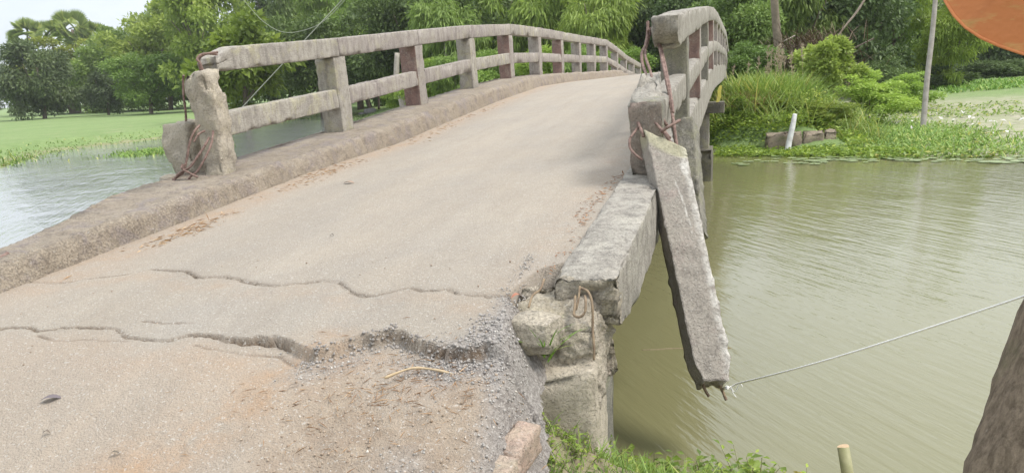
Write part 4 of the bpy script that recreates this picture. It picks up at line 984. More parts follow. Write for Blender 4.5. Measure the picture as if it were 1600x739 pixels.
o = link('far_wood', mesh('far_wood', FV, np.concatenate([b + np.array([[0, 1, 2]]), b + np.array([[0, 2, 3]])]), {'rnd': np.concatenate(FR)}), LEAF_MID); o.color = (.9, .98, .85, 1)
tag(o, 'far wood closing the view behind the nearer trees', 'wood', kind='stuff')
EDGE = [(500, 58, 'below the grey green feathery tree'), (575, 62, 'over the slim trunks of the third bay'), (650, 55, 'behind the third left post'), (725, 52, 'behind the fourth left post'), (800, 58, 'behind the fifth left post'), (870, 54, 'behind the crest posts'),
        (940, 50, 'where the left railing starts to dip'), (1010, 55, 'behind the gap between the two railings'), (1085, 52, 'behind the right railing'), (1165, 48, 'left of the pale brown trunk'), (1245, 50, 'behind the dry thicket'), (1330, 53, 'behind the slanting bare branch'), (1420, 62, 'left of the tall pole'), (1500, 64, 'between the tall pole and the parasol')]
for i, (px, dd, where) in enumerate(EDGE):
    p = at(px, 110 - (px - 800) * .056, dd)
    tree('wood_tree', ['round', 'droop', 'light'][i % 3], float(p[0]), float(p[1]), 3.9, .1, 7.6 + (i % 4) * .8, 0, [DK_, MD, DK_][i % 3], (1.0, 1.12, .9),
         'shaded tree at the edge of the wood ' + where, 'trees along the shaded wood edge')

def bush(name, kind, x, y, hw, zb, zt, mat, tint, label, group=None, cat='bush'):
    return tree(name, kind, x, y, hw, zb, zt, 0, mat, tint, label, group, cat=cat, tr_r=.03)
WHERE = ['behind the third left railing bay, left half', 'behind the third left railing bay by the pale slanting trunk', 'behind the fourth left railing bay', 'behind the fifth left railing bay', 'behind the flat crest of the left railing', 'where the left railing dips beyond the crest', 'beside the whitish trunk seen under the railing']
for i, (x, y, hw, zb, zt) in enumerate([(-18.2, 41.2, 1.6, .0, 2.9), (-15.3, 40.0, 1.7, .1, 3.2), (-12.7, 38.7, 1.6, .2, 2.9), (-10.0, 37.5, 1.8, .3, 3.1), (-7.8, 37.2, 1.6, .4, 3.0), (-6.2, 40.8, 1.6, .3, 3.0), (-21, 44.8, 1.5, -.2, 1.6)]):
    bush('bush', ['light', 'droop', 'round'][i % 3], x, y, hw, zb, zt, [LT, MD, MD][i % 3], (1.0, 1.15, .85), 'leafy green bush ' + WHERE[i], 'bushes behind the left railing')
BUSH = [
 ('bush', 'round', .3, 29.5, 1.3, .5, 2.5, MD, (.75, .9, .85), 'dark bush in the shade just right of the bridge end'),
 ('shrub', 'broad', 2.7, 27.4, 1.0, .3, 2.35, LT, (1.1, 1.15, 1.05), 'tall shrub with pale broad leaves on the right bank'),
 ('bush', 'light', 4.0, 26.6, 1.35, -.55, 1.15, LT, (1.25, 1.4, 1.15), 'rounded bright green bush right of the stone edge'),
 ('bush', 'light', 5.7, 31.0, 1.3, -.65, .95, LT, (1.05, 1.25, 1.0), 'soft green bush spreading towards the tall pole'),
 ('bush', 'light', 1.9, 22.0, 1.0, -.15, .55, YL, (1.05, 1.1, .9), 'low bright yellow green bush on top of the stone edge'),
 ('bush', 'light', .0, 21.6, .8, -.5, .75, YL, (.85, 1.0, .9), 'leafy bush at the water beside the bridge pier'),
 ('bush', 'light', 1.0, 22.4, .9, -.1, .60, YL, (1.0, 1.0, .8), 'mid height yellow green bush below the tan plumes'),
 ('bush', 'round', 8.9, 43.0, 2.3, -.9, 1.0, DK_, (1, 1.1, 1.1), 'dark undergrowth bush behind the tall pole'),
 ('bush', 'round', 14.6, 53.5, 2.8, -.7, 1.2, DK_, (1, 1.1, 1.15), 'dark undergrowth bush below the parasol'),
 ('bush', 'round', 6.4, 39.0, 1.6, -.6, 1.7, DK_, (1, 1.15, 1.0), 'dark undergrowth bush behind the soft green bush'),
 ('bush', 'round', 3.6, 34.5, 1.3, .0, 2.0, DK_, (.9, 1.0, 1.0), 'dark bush behind the tall pale leaved shrub'),
 ('bush', 'light', 11.5, 42.5, 1.8, -.9, -.0, LT, (1.0, 1.2, .75), 'low bright green bush at the foot of the right wood'),
 ('bush', 'light', 15.5, 46.5, 2.2, -.9, .1, LT, (1.0, 1.2, .75), 'low bright green bush at the right end of the far bank'),
]
for b in BUSH: bush(*b)
# fan palms far left
def fan_palm(c, r, seed, label):
    rng = np.random.default_rng(seed); gz = -.1
    t = thing('fan_palm', label, 'palm tree', (c[0], c[1], gz), 'fan palms on the far left')
    mb = MB(); mb.tube([(0, 0, -.3), (.2, 0, 6), (0, 0, c[2] - gz)], [.34, .26, .22], 8); mb.build('trunk', BARK, t, True)
    P = []; D = []; Nn = []
    for f in range(20):
        u = rng.normal(size=3); u[2] = abs(u[2]) - .45; u /= np.linalg.norm(u); hub = u * r * .5
        s = np.cross(u, rng.normal(size=3)); s /= np.linalg.norm(s); v = np.cross(s, u)
        for b in range(17):
            an = (b - 8) / 8 * 1.5; P.append(hub); D.append(u * math.cos(an) + s * math.sin(an)); Nn.append(v + rng.normal(size=3) * .1)
        mb2 = None
    V, T = leaves(np.array(P), np.array(D), np.array(Nn), r * .6, r * .15, .1)
    o = link('crown', mesh('crown', V, T, {'rnd': np.repeat(rng.random(len(P)), 4)}), LEAF_LITE, t); o.location = (0, 0, c[2] - gz); o.color = (.8, .85, .85, 1)
fan_palm((-129.7, 112.2, 14.2), 3.7, 21, 'leftmost of the four fan palms on the skyline')
fan_palm((-127.4, 115.1, 14.4), 3.5, 22, 'second fan palm from the left on the skyline')
fan_palm((-120.0, 113.2, 15.0), 3.8, 23, 'tallest of the four fan palms on the skyline')
fan_palm((-118.2, 115.6, 13.4), 3.3, 24, 'rightmost of the four fan palms on the skyline')

# visible trunks
def trunk_thing(pts, rad, mat, label, name='tree_trunk', cat='tree trunk', group=None):
    mb = MB(); mb.tube(smooth_path(pts, 4), list(np.interp(np.linspace(0, 1, (len(pts) - 1) * 4 + 1), np.linspace(0, 1, len(rad)), rad)), 8)
    return tag(mb.build(name, mat, None, True), label, cat, group)
trunk_thing([(1.58, 31.5, .6), (1.5, 31.6, 1.6), (1.34, 31.8, 2.8), (1.2, 32.1, 4.4)], [.24, .18, .16, .14], simple('bark_warm', (.12, .10, .065), (.20, .165, .115), 5, .9, .02, 12), 'pale brown tree trunk rising from the reeds right of the bridge')
trunk_thing([(-20.0, 42.6, -.4), (-20.2, 42.7, .6), (-20.5, 42.8, 1.8), (-20.4, 43, 3.5)], [.26, .22, .2, .16], BARK_P, 'thick whitish tree trunk seen below the mid rail by the third left post')
trunk_thing([(-17.3, 43.6, .2), (-17.5, 43.9, 2.2), (-17.7, 44.5, 5)], [.2, .15, .1], BARK_P, 'pale slanting tree trunk behind the fourth left railing bay')
for (x, y, x2, y2, r, lab) in ((-28.9, 54.9, -29.3, 55.2, .10, 'slim dark trunk, second from left of those under the third railing bay'), (-28.2, 55.1, -28.3, 55.5, .09, 'slim dark trunk, third from left of those under the third railing bay'), (-26.3, 53.6, -26.3, 54, .08, 'slim pale trunk nearest the whitish trunk under the railing bay'), (-30.6, 56.5, -30.7, 56.8, .28, 'stout brown trunk, leftmost under the third railing bay')):
    trunk_thing([(x, y, -.4), (x2, y2, 1.8), (x2 - .2, y2 + .3, 4.5)], [r * 1.1, r, r * .8], BARK, lab)
trunk_thing([(-103.7, 95.7, -.4), (-104.3, 95.7, 1.3), (-105.5, 95.7, 4.5)], [.9, .6, .5], BARK, 'stout leaning grey trunk between the two mango trees')
trunk_thing([at(1296, 76, 30), at(1320, 42, 30.3), at(1338, 20, 30.6), at(1356, -8, 31)], [.035, .04, .05, .04], BARK, 'bare greyish branch slanting up in front of the dark wood on the right', 'bare_branch', 'branch')
trunk_thing([at(1176, 94, 30), at(1210, 73, 30.3), at(1242, 56, 30.6)], [.02, .025, .02], BARK_P, 'thin bare branch crossing in front of the brown tree trunk', 'bare_branch', 'branch')

# grasses -----------------------------------------------------------
def blades(pos, h, w_, rng, spread=.35, bend=.5):
    """curved three-segment blades -> verts, tris"""
    n = len(pos); an = rng.uniform(0, 6.28, n); d = np.stack([np.cos(an), np.sin(an), 0 * an], 1); s = np.stack([-np.sin(an), np.cos(an), 0 * an], 1)
    h = np.broadcast_to(h, n); w_ = np.broadcast_to(w_, n); tl = rng.uniform(.1, 1, n) * spread; bd = rng.uniform(.2, 1, n) * bend
    V = []
    for t, wf in ((0, 1), (.4, .9), (.75, .6), (1, 0)):
        c = pos + d * (h * (tl * t + bd * t * t))[:, None] + np.array([0, 0, 1.0]) * (h * (t - .35 * bd * t * t))[:, None]
        if wf > 0: V += [c - s * (w_ * wf * .5)[:, None], c + s * (w_ * wf * .5)[:, None]]
        else: V += [c]
    V = np.stack(V, 1).reshape(-1, 3); b = np.arange(n)[:, None] * 7
    T = np.concatenate([b + np.array([q]) for q in ((0, 1, 3), (0, 3, 2), (2, 3, 5), (2, 5, 4), (4, 5, 6))], 0)
    return V, T
def blade_obj(name, pos, h, w_, mat, seed, spread=.35, bend=.5, rndf=None, parent=None, color=(1, 1, 1)):
    rng = np.random.default_rng(seed); V, T = blades(np.asarray(pos, float), h, w_, rng, spread, bend)
    r = rng.random(len(pos)) if rndf is None else rndf
    o = link(name, mesh(name, V, T, {'rnd': np.repeat(r, 7)}), mat, parent); o.color = (*color, 1); return o
def on_ground(xy):
    h = ground_h(xy[:, 0], xy[:, 1])[0]; return np.column_stack([xy, np.maximum(h, WL) - .01])
rng = np.random.default_rng(5)
# shore of the lawn, floating grass
L_ = [(-26.0, 20.3), (-29.6, 25.1), (-31.1, 28.5), (-30.5, 30.5), (-30, 33), (-30.5, 39), (-32.5, 48), (-33.6, 56), (-29, 54), (-25, 46), (-20, 43)]
pts = []
for (ax_, ay), (bx, by) in zip(L_[:-1], L_[1:]):
    n = int(math.hypot(bx - ax_, by - ay) * 60); t = rng.random(n)[:, None]; q = np.array([[ax_, ay]]) * (1 - t) + np.array([[bx, by]]) * t
    pts.append(q + rng.normal(size=(n, 2)) * [.7, .5] + [-.5, 0])
pts = np.concatenate(pts)
tag(blade_obj('shore_grass', on_ground(pts), rng.uniform(.05, .13, len(pts)), .05, LEAF_GRASS, 31, .9, .9), 'fringe of grass along the edge of the left lawn', 'grass', kind='stuff')
q = np.column_stack([rng.uniform(-36, -25.5, 900) - 1, rng.uniform(12, 24, 900)]); q = q[river_sd(q[:, 0], q[:, 1]) > -.3]
tag(blade_obj('tall_grass', on_ground(q), rng.uniform(.12, .35, len(q)), .05, LEAF_GRASS, 33, color=(.9, 1, .75)), 'taller grass at the left edge of the lawn shore', 'grass', kind='stuff')
q = np.column_stack([rng.normal(-22.9, 1.0, 1600), rng.normal(25.2, .9, 1600), np.full(1600, WL - .01)])
tag(blade_obj('floating_grass', q, rng.uniform(.06, .2, 1600), .06, LEAF_GRASS, 34, .8, .9, color=(.85, .95, .6)), 'bright green patch of floating grass in the left water', 'grass', kind='stuff')
q = np.column_stack([rng.uniform(-29.5, -26.3, 500), rng.normal(22.5, .25, 500) + 0, np.full(500, WL - .01)])
q[:, 1] += (q[:, 0] + 28) * -1.2
tag(blade_obj('floating_grass', q, rng.uniform(.05, .14, 500), .05, LEAF_GRASS, 35, color=(1, .95, .8)), 'thin strip of floating weed off the left lawn shore', 'grass', kind='stuff')
# far right bank vegetation
def scatter(n, cx, cy, sx, sy): return np.column_stack([rng.normal(cx, sx, n), rng.normal(cy, sy, n)])
gc = thing('reed_clump', 'tall yellow green grass clump with tan plumes beside the bridge end', 'reeds', (.6, 24.8, .1))
q = on_ground(scatter(4200, .75, 24.6, .72, 1.0)); o = blade_obj('leaf_blades', q, rng.uniform(.6, 1.55, len(q)), .035, LEAF_GRASS, 41, .45, .8, parent=gc, color=(1.25, 1.2, .85)); o.matrix_parent_inverse = Matrix.Translation(-Vector(gc.location))
STALK = simple('dry_stalk', (.36, .29, .17), (.42, .35, .2), 20, .9)
for k in range(20):
    b = np.array([rng.normal(.8, .5), rng.normal(25.6, .7), .1]); tip = b + np.array([rng.normal(0, .15), rng.normal(0, .1), rng.uniform(1.35, 2.0)])
    mb = MB(); mb.tube([b, (b + tip) / 2 + [.03, 0, 0], tip], [.008, .007, .004], 4); so_ = inv(mb.build('stalk', STALK, gc), gc)
    t_ = rng.uniform(.80, 1.02, 26); V, T = leaves(b + (tip - b) * t_[:, None], rng.normal(size=(26, 3)) * [.5, .5, .3] + [0, 0, .8], rng.normal(size=(26, 3)), .12, .03)
    link('plume', mesh('plume', V, T, {'rnd': np.repeat(rng.random(26), 4)}), PLUME, so_)
ag = thing('spiky_plant', 'spiky plant with long stiff arching leaves between reeds and shrub', 'plant', (1.5, 24.3, .1))
q = on_ground(scatter(150, 1.6, 24.2, .25, .25)); inv(blade_obj('leaf_blades', q, rng.uniform(.6, 1.2, 150), .07, LEAF_GRASS, 43, .8, .8, parent=ag, color=(.95, 1.05, .95)), ag)
dt = thing('dry_thicket', 'brown thicket of dead drooping fronds below the trees on the right bank', 'thicket', (2.4, 30.0, .3))
q = np.column_stack([rng.normal(2.6, .7, 1300), rng.normal(31, .6, 1300), rng.uniform(.2, 2.3, 1300)]); inv(blade_obj('dead_fronds', q, rng.uniform(.4, 1.0, 1300), .03, LEAF_DRY, 44, .9, 1.3, parent=dt, color=(.40, .42, .40)), dt)
mb = MB()
for k in range(9): mb.tube([(2.4 + rng.normal() * .5, 31 + rng.normal() * .4, .0), (2.5 + rng.normal() * .6, 31, 1.2), (2.6 + rng.normal() * .8, 31, 2.3)], .03, 5)
inv(mb.build('stems', BARK, dt), dt)
q = on_ground(scatter(420, .2, 22.6, .3, .4)); tag(blade_obj('dry_grass', q, rng.uniform(.5, 1.1, 420), .03, LEAF_DRY, 45, .5, 1.0, color=(1.1, 1.2, .95)), 'straw coloured dry grass hanging down the bank by the bridge', 'grass', kind='stuff')
# bank cover plants (small leaves) on the embankment face and along the waterline
def cover(name, pos, size, mat, seed, color, label, lift=(0, .2), cat='plants'):
    r = np.random.default_rng(seed); n = len(pos); P = np.asarray(pos).copy(); P[:, 2] += r.uniform(*lift, n)
    D = unit(n, r); D[:, 2] = np.abs(D[:, 2]) * .5; Nn = np.array([0, 0, 1.0]) + r.normal(size=(n, 3)) * .5
    sz = size * r.uniform(.6, 1.4, n); V, T = leaves(P, D, Nn, sz, sz * .6)
    o = link(name, mesh(name, V, T, {'rnd': np.repeat(r.random(n), 4)}), mat); o.color = (*color, 1)
    return tag(o, label, cat, kind='stuff')
q = np.column_stack([rng.uniform(-1.3, 3.0, 9000), rng.uniform(19.4, 26, 9000)])
q = q[(river_sd(q[:, 0], q[:, 1]) > .5) & ~((q[:, 0] > .45) & (q[:, 0] < 2.5) & (q[:, 1] < 20.15 + .28 * (q[:, 0] - .5)))]; cover('bank_plants', on_ground(q), .10, LEAF_LITE, 51, (.82, .95, .62), 'leafy ground cover on the bridge end bank', (0, .3))
q = np.column_stack([rng.uniform(-1.3, 3.0, 5200), rng.uniform(19.2, 21.2, 5200)]); sd_ = river_sd(q[:, 0], q[:, 1]); q = q[(sd_ > .0) & (sd_ < 1.0) & ~((q[:, 0] > .45) & (q[:, 0] < 2.5) & (q[:, 1] > 19.55 + .28 * (q[:, 0] - .5)) & (q[:, 1] < 20.1 + .28 * (q[:, 0] - .5)))]
q2 = np.column_stack([rng.uniform(-1.0, 3.6, 6500), rng.uniform(20.6, 25.5, 6500)]); hh = np.clip(.45 + 1.1 * fbm(np.column_stack([q2 * 1.0, 0 * q2[:, 0]]), .9, 66, 3), 0, 1.1); Pq = on_ground(q2); Pq[:, 2] += hh * rng.random(6500)
cover('scrub_weeds', Pq, .085, LEAF_LITE, 67, (.95, 1.0, .75), 'uneven pale green scrub and weeds over the bank beside the bridge', (0, .05))
q3 = q2[rng.random(6500) < .22]; tag(blade_obj('scrub_stems', on_ground(q3), rng.uniform(.3, 1.2, len(q3)), .022, LEAF_GRASS, 68, .7, .9, color=(1.15, 1.08, .85)), 'loose pale stems and grass among the scrub beside the bridge', 'grass', kind='stuff')
cover('slope_plants', on_ground(q), .075, LEAF_LITE, 58, (.75, .9, .58), 'small leafy plants covering the slope around the stone edge', (0, .07))
q = np.column_stack([rng.uniform(-.6, 3.8, 2600), rng.normal(19.35, .25, 2600)]); q[:, 1] -= q[:, 0] * .22
cover('waterline_plants', on_ground(q), .09, LEAF_LITE, 52, (.8, .95, .6), 'low leafy plants along the waterline of the right bank', (0, .12))
q = np.column_stack([rng.uniform(2.6, 16, 16000), rng.uniform(0, 1, 16000) ** 1.5 * 16]); q[:, 1] += 17.9 - (q[:, 0] - 4) * .06
sel = fbm(np.column_stack([q, 0 * q[:, 0]]), .6, 61, 3) > -.12
cover('marsh_plants', on_ground(q[sel]), .10, LEAF_GRASS, 53, (1.2, 1.15, .85), 'patchy green and yellowish marsh plants on the right bank', (0, .10))
q = np.column_stack([rng.uniform(2.4, 18, 9000), rng.uniform(0, 1, 9000) * 3.2]); q[:, 1] += 17.9 - (q[:, 0] - 4) * .06
tag(blade_obj('marsh_grass', on_ground(q), rng.uniform(.03, .10, len(q)), .03, LEAF_GRASS, 54, .9, .9, color=(1.1, 1.15, .85)), 'green grass fringe along the right bank water edge', 'grass', kind='stuff')
q = np.column_stack([rng.normal(4.3, 1.0, 5000), rng.normal(22.5, 2.2, 5000)]); q = q[river_sd(q[:, 0], q[:, 1]) > 0]
tag(blade_obj('bank_grass', on_ground(q), rng.uniform(.06, .22, len(q)), .03, LEAF_GRASS, 55, .7, .9, color=(1.1, 1.2, .85)), 'soft green grass below the rounded bush', 'grass', kind='stuff')
q = np.column_stack([rng.uniform(9, 24, 7000), rng.uniform(38, 47, 7000)])
tag(blade_obj('bank_grass', on_ground(q), rng.uniform(.1, .3, len(q)), .06, LEAF_GRASS, 56, .8, .9, color=(.9, 1.1, .65)), 'bright green grass strip in front of the right wood', 'grass', kind='stuff')
# pale litter and flowers in the marsh
q = np.column_stack([rng.uniform(4.5, 13, 500), rng.uniform(18.6, 29, 500)]); sel = fbm(np.column_stack([q, 0 * q[:, 0]]), .9, 63, 3) > .1
cover('marsh_litter', on_ground(q[sel]), .16, leafmat('pale_litter', (.55, .52, .46), (.75, .73, .68), None, .1), 57, (1, 1, 1), 'pale dead leaves and scraps strewn over the marsh', (.05, .12), 'litter')
# lily pads
def pad_mesh(seed):
    r = np.random.default_rng(seed); k = 11; V = [(0, 0, 0)]
    for i in range(k):
        an = .25 + (2 * math.pi - .5) * i / (k - 1); V.append((math.cos(an) * (1 + .08 * r.normal()), math.sin(an) * (1 + .08 * r.normal()), .02 + .05 * abs(r.normal())))
    me = mesh('lily_pad', V, [(0, i, i + 1) for i in range(1, k)], {'rnd': np.full(k + 1, r.random())}); me.materials.append(LEAF_PAD); return me
PADS = [pad_mesh(i) for i in range(6)]
def pads(n, cx, cy, sx, sy, rr, label, group):
    k = 0
    while k < n:
        x, y = rng.normal(cx, sx), rng.normal(cy, sy)
        if river_sd(np.array([x]), np.array([y]))[0] > .1: k += 1; continue
        o = bpy.data.objects.new('lily_pad', PADS[int(rng.integers(6))]); C.objects.link(o); r = rng.uniform(*rr)
        o.location = (x, y, WL + .012 + .02 * rng.random()); o.scale = (r, r, r * .2); o.rotation_euler = (0, 0, rng.uniform(0, 6.28)); s_ = rng.uniform(.75, 1.15); o.color = (s_, s_, s_, 1)
        tag(o, label, 'lily pad', group); k += 1
pads(70, 2.0, 18.0, 1.1, .45, (.06, .14), 'pale green lily pad floating near the stone edge', 'lily pads off the stone edge')
pads(40, 5.8, 16.9, .5, .16, (.08, .17), 'greyish lily pad in the patch at the right edge of the river', 'lily pads at the right edge')
pads(50, 5.0, 17.6, 1.0, .2, (.05, .11), 'small lily pad along the marsh water edge', 'lily pads along the marsh edge')

# stone edge of the far bank, one block at a time
SW = concrete('bank_stone', (0.34, 0.275, 0.20), (0.23, 0.18, 0.135), (0.10, 0.085, 0.06), (0.22, 0.24, 0.10), 0.4, streak=False)
wl = thing('stone_edge', 'low brown stone edging holding the far bank behind the white stake', 'stone wall', (1.6, 20.4, -.4))
xs = [.62, 1.22, 1.52, 2.05, 2.36]
for a_, b2 in zip(xs[:-1], xs[1:]):
    y0 = 19.75 + .28 * (a_ - .5); o = block('stone', [(a_ + .008, y0, -.66), (b2 - .008, y0 + .1, -.66), (a_ + .01, y0 + .35, -.66), (b2 - .01, y0 + .45, -.66), (a_ + .012, y0 + .03, -.20 + .14 * rng.random()), (b2 - .012, y0 + .13, -.20 + .14 * rng.random()), (a_ + .01, y0 + .35, -.12), (b2 - .01, y0 + .45, -.12)], SW, wl, res=.045, amp=.055, sc=5, seed=int(a_ * 100), chip=.09, bev=.02, r=.05)
    inv(o, wl)

# ------------------------------------------------------------------ foreground details
# gravel on the broken lip and shoulder
def stones(name, xy, sz, mat, seed, label):
    r = np.random.default_rng(seed); n = len(xy); oc = np.array([(1, 0, 0), (-1, 0, 0), (0, 1, 0), (0, -1, 0), (0, 0, 1), (0, 0, -1)], float); fc = np.array([(0, 2, 4), (2, 1, 4), (1, 3, 4), (3, 0, 4), (2, 0, 5), (1, 2, 5), (3, 1, 5), (0, 3, 5)])
    z = np.array([road_z(*p) for p in xy]); s = sz * r.uniform(.4, 1.3, n) ** 1.5
    M = oc[None] * (s[:, None, None] * r.uniform(.6, 1.3, (n, 6, 1))); an = r.uniform(0, 6.28, n); ca, sa = np.cos(an), np.sin(an)
    tx = r.normal(0, .5, n); M = np.stack([M[..., 0], M[..., 1] * np.cos(tx)[:, None] - M[..., 2] * np.sin(tx)[:, None], M[..., 1] * np.sin(tx)[:, None] + M[..., 2] * np.cos(tx)[:, None]], -1)
    M = np.stack([M[..., 0] * ca[:, None] - M[..., 1] * sa[:, None], M[..., 0] * sa[:, None] + M[..., 1] * ca[:, None], M[..., 2]], -1)
    V = (M + np.column_stack([xy, z + s * .3])[:, None]).reshape(-1, 3); T = (np.arange(n)[:, None, None] * 6 + fc[None]).reshape(-1, 3)
    return tag(link(name, mesh(name, V, T, {'rnd': np.repeat(r.random(n), 6)}), mat), label, 'gravel', kind='stuff')
GRAV = leafmat('grey_gravel', (.30, .28, .255), (.42, .395, .36), (.55, .52, .47), 0.0, .9)
def pick(prob, n, seed):
    r = np.random.default_rng(seed); p = np.clip(prob, 0, None) * (Y > 1.5) * (ed < .08); area = 1.0; p = p / p.sum(); k = r.choice(len(p), n, p=p); return P2[k] + r.normal(size=(n, 2)) * .004
stones('gravel', pick(gravel, 2200, 71), .0045, GRAV, 72, 'loose grey gravel on the broken asphalt edge')
stones('gravel', pick(soilm + .004 * (X > -3.5), 800, 73), .0045, leafmat('soil_pebbles', (.27, .20, .14), (.46, .38, .30), (.62, .58, .52), 0, .9), 74, 'tan pebbles scattered on the dirty near road')
r = np.random.default_rng(77); cx = r.uniform(-1.62, -.86, 420); q = np.column_stack([cx, step_y(cx) + r.normal(-.018, .022, 420)])
stones('asphalt_crumbs', q, .0065, leafmat('asphalt_crumb', (.23, .21, .19), (.37, .34, .31), None, 0.0, .9), 78, 'grey asphalt crumbs along the broken edge of the road layer')
cx = r.uniform(-1.0, -.80, 260); q = np.column_stack([cx, r.uniform(2.30, 2.66, 260)])
stones('asphalt_crumbs', q, .006, leafmat('asphalt_crumb_b', (.25, .23, .215), (.38, .355, .33), None, 0.0, .9), 79, 'grey asphalt crumbs spilling beside the concrete lump')
def litter(name, xy, zf, size, mat, seed, label, slim=.25, color=(1, 1, 1)):
    r = np.random.default_rng(seed); n = len(xy); z = np.array([zf(*p) for p in xy]); P = np.column_stack([xy, z + .003 + .008 * r.random(n)])
    D = unit(n, r); D[:, 2] *= .12; Nn = np.array([0, 0, 1.0]) + r.normal(size=(n, 3)) * .25; s = size * r.uniform(.5, 1.4, n)
    V, T = leaves(P, D, Nn, s, s * slim, .1); o = link(name, mesh(name, V, T, {'rnd': np.repeat(r.random(n), 4)}), mat); o.color = (*color, 1)
    return tag(o, label, 'leaf litter', kind='stuff')
dz = lambda x, y: float(DK(np.array(x), np.array(y)))
r = np.random.default_rng(81)
for (cx, cy, sx, sy, n, lab) in ((-3.62, 4.1, .07, .22, 170, 'dry leaf litter along the near left kerb'), (-3.66, 5.9, .08, .42, 190, 'brown leaf litter by the left kerb near the second post'), (-3.66, 9.0, .09, 1.2, 160, 'scattered leaf litter along the farther left kerb')):
    litter('leaf_litter', np.column_stack([r.normal(cx, sx, n), r.normal(cy, sy, n)]), dz, .06, LEAF_DRY, int(cy * 10), lab, .08, (1.35, 1.3, 1.15))
q = np.column_stack([r.normal(-.83, .03, 150), r.uniform(3.9, 5.2, 150)]); q[:, 0] += .03 * np.sin(q[:, 1] * 4)
litter('leaf_litter', q, dz, .03, LEAF_DRY, 84, 'reddish leaf litter against the right kerb', .22, (1.05, .8, .65))
q = np.column_stack([r.normal(-.84, .03, 36), r.uniform(3.1, 3.9, 36)]); litter('leaf_litter', q, dz, .025, LEAF_DRY, 85, 'sparse leaf litter near the broken right kerb end', .25, (1, .75, .6))
q = np.column_stack([r.normal(-1.12, .16, 260), r.normal(2.2, .13, 260)]); litter('dry_straw', q, road_z, .045, LEAF_DRY, 86, 'dry straw and twigs on the dirt by the road corner', .05, (1.35, 1.3, 1.25))
q = np.column_stack([r.normal(-1.3, .25, 120), r.normal(2.05, .18, 120)]); litter('dry_straw', q, road_z, .04, LEAF_DRY, 87, 'fine dry stalks on the near road', .06, (1.2, 1.15, 1.1))
# a pale root-like stick
mb = MB(); zz = road_z(-1.08, 2.27) + .012
mb.tube(smooth_path([(-1.20, 2.20, zz), (-1.13, 2.27, zz + .012), (-1.05, 2.285, zz + .008), (-.97, 2.275, zz)]), [.005 + .001 * math.sin(i) for i in range(19)], 6)
tag(mb.build('stick', simple('straw_stick', (.42, .32, .19), (.5, .39, .25), 30, .9), None, True), 'bent straw coloured stick lying on the dirt patch', 'stick')
def fallen_leaf(px_, py_, x, y, z, l, wdt, rz, col, label):
    V = []; n = 6
    for i in range(n + 1):
        t = i / n; hw = wdt * .5 * math.sin(math.pi * min(1, t * .92 + .04)); zc = .012 * math.sin(t * 3.1)
        V += [(l * (t - .5), -hw, zc + .25 * hw), (l * (t - .5), 0, zc), (l * (t - .5), hw, zc + .25 * hw)]
    Fq = []
    for i in range(n):
        a0 = i * 3; Fq += [(a0, a0 + 3, a0 + 4, a0 + 1), (a0 + 1, a0 + 4, a0 + 5, a0 + 2)]
    o = link('fallen_leaf', mesh('fallen_leaf', V, Fq, {'rnd': np.full(len(V), .5)}, True), leafmat('leaf_' + label[:12].replace(' ', '_'), col, col, None, .05, .7)); o.location = (x, y, z + .004); o.rotation_euler = (0, 0, rz)
    return tag(o, label, 'leaf')
fallen_leaf(85, 650, -2.51, 1.98, road_z(-2.51, 1.98), .085, .035, .45, (.15, .125, .13), 'dark purplish fallen leaf on the near road at left')
fallen_leaf(185, 710, -2.02, 1.78, road_z(-2.02, 1.78), .035, .012, .5, (.13, .11, .08), 'small dark leaf on the road at the bottom')
fallen_leaf(75, 690, -2.36, 1.82, road_z(-2.36, 1.82), .03, .011, .2, (.15, .12, .09), 'small dark leaf left of the bottom one')
fallen_leaf(475, 652, -1.54, 2.14, road_z(-1.54, 2.14), .04, .006, .6, (.13, .10, .07), 'thin dark twig like leaf on the road beside the orange dirt')
fallen_leaf(540, 292, -3.1, 5.4, dz(-3.1, 5.4), .10, .05, .1, (.34, .23, .16), 'brown dry leaf lying alone on the deck')
fallen_leaf(805, 478, -.88, 2.80, road_z(-.96, 2.78) + .012, .05, .03, .7, (.36, .15, .09), 'reddish leaf at the end of the crack by the corner')
fallen_leaf(480, 383, -2.35, 3.83, dz(-2.35, 3.83), .025, .02, .2, (.12, .10, .08), 'tiny dark leaf on the deck past the crack')

# weeds ---------------------------------------------------------------
def weed_mesh(seed, h, nl, ls):
    r = np.random.default_rng(seed); PP = []; DD = []; NN = []; SS = []; V0 = []; mb = MB()
    for s in range(4):
        b = np.array([r.normal(0, .02), r.normal(0, .02), 0]); tip = b + np.array([r.normal(0, .5), r.normal(0, .5), 1.0]) * h * r.uniform(.6, 1.1)
        mb.tube([b, (b + tip) / 2, tip], [.0025, .002, .0012], 4)
        for k in range(nl):
            t = (k + 1) / nl; an = r.uniform(0, 6.28); PP.append(b + (tip - b) * t); DD.append([math.cos(an), math.sin(an), .35]); NN.append([r.normal() * .3, r.normal() * .3, 1]); SS.append(ls * r.uniform(.6, 1.25))
    V, T = leaves(np.array(PP, float), np.array(DD), np.array(NN), np.array(SS), np.array(SS) * .52)
    ml = mesh('leaf_cluster', V, T, {'rnd': np.repeat(r.random(len(PP)), 4)}); ml.materials.append(LEAF_LITE)
    ms_ = mesh('stem', mb.V, mb.F); ms_.materials.append(STUB_W); return ml, ms_
WM = [weed_mesh(i, .13, 8, .036) for i in range(5)]; WS = [weed_mesh(20 + i, .05, 5, .022) for i in range(4)]
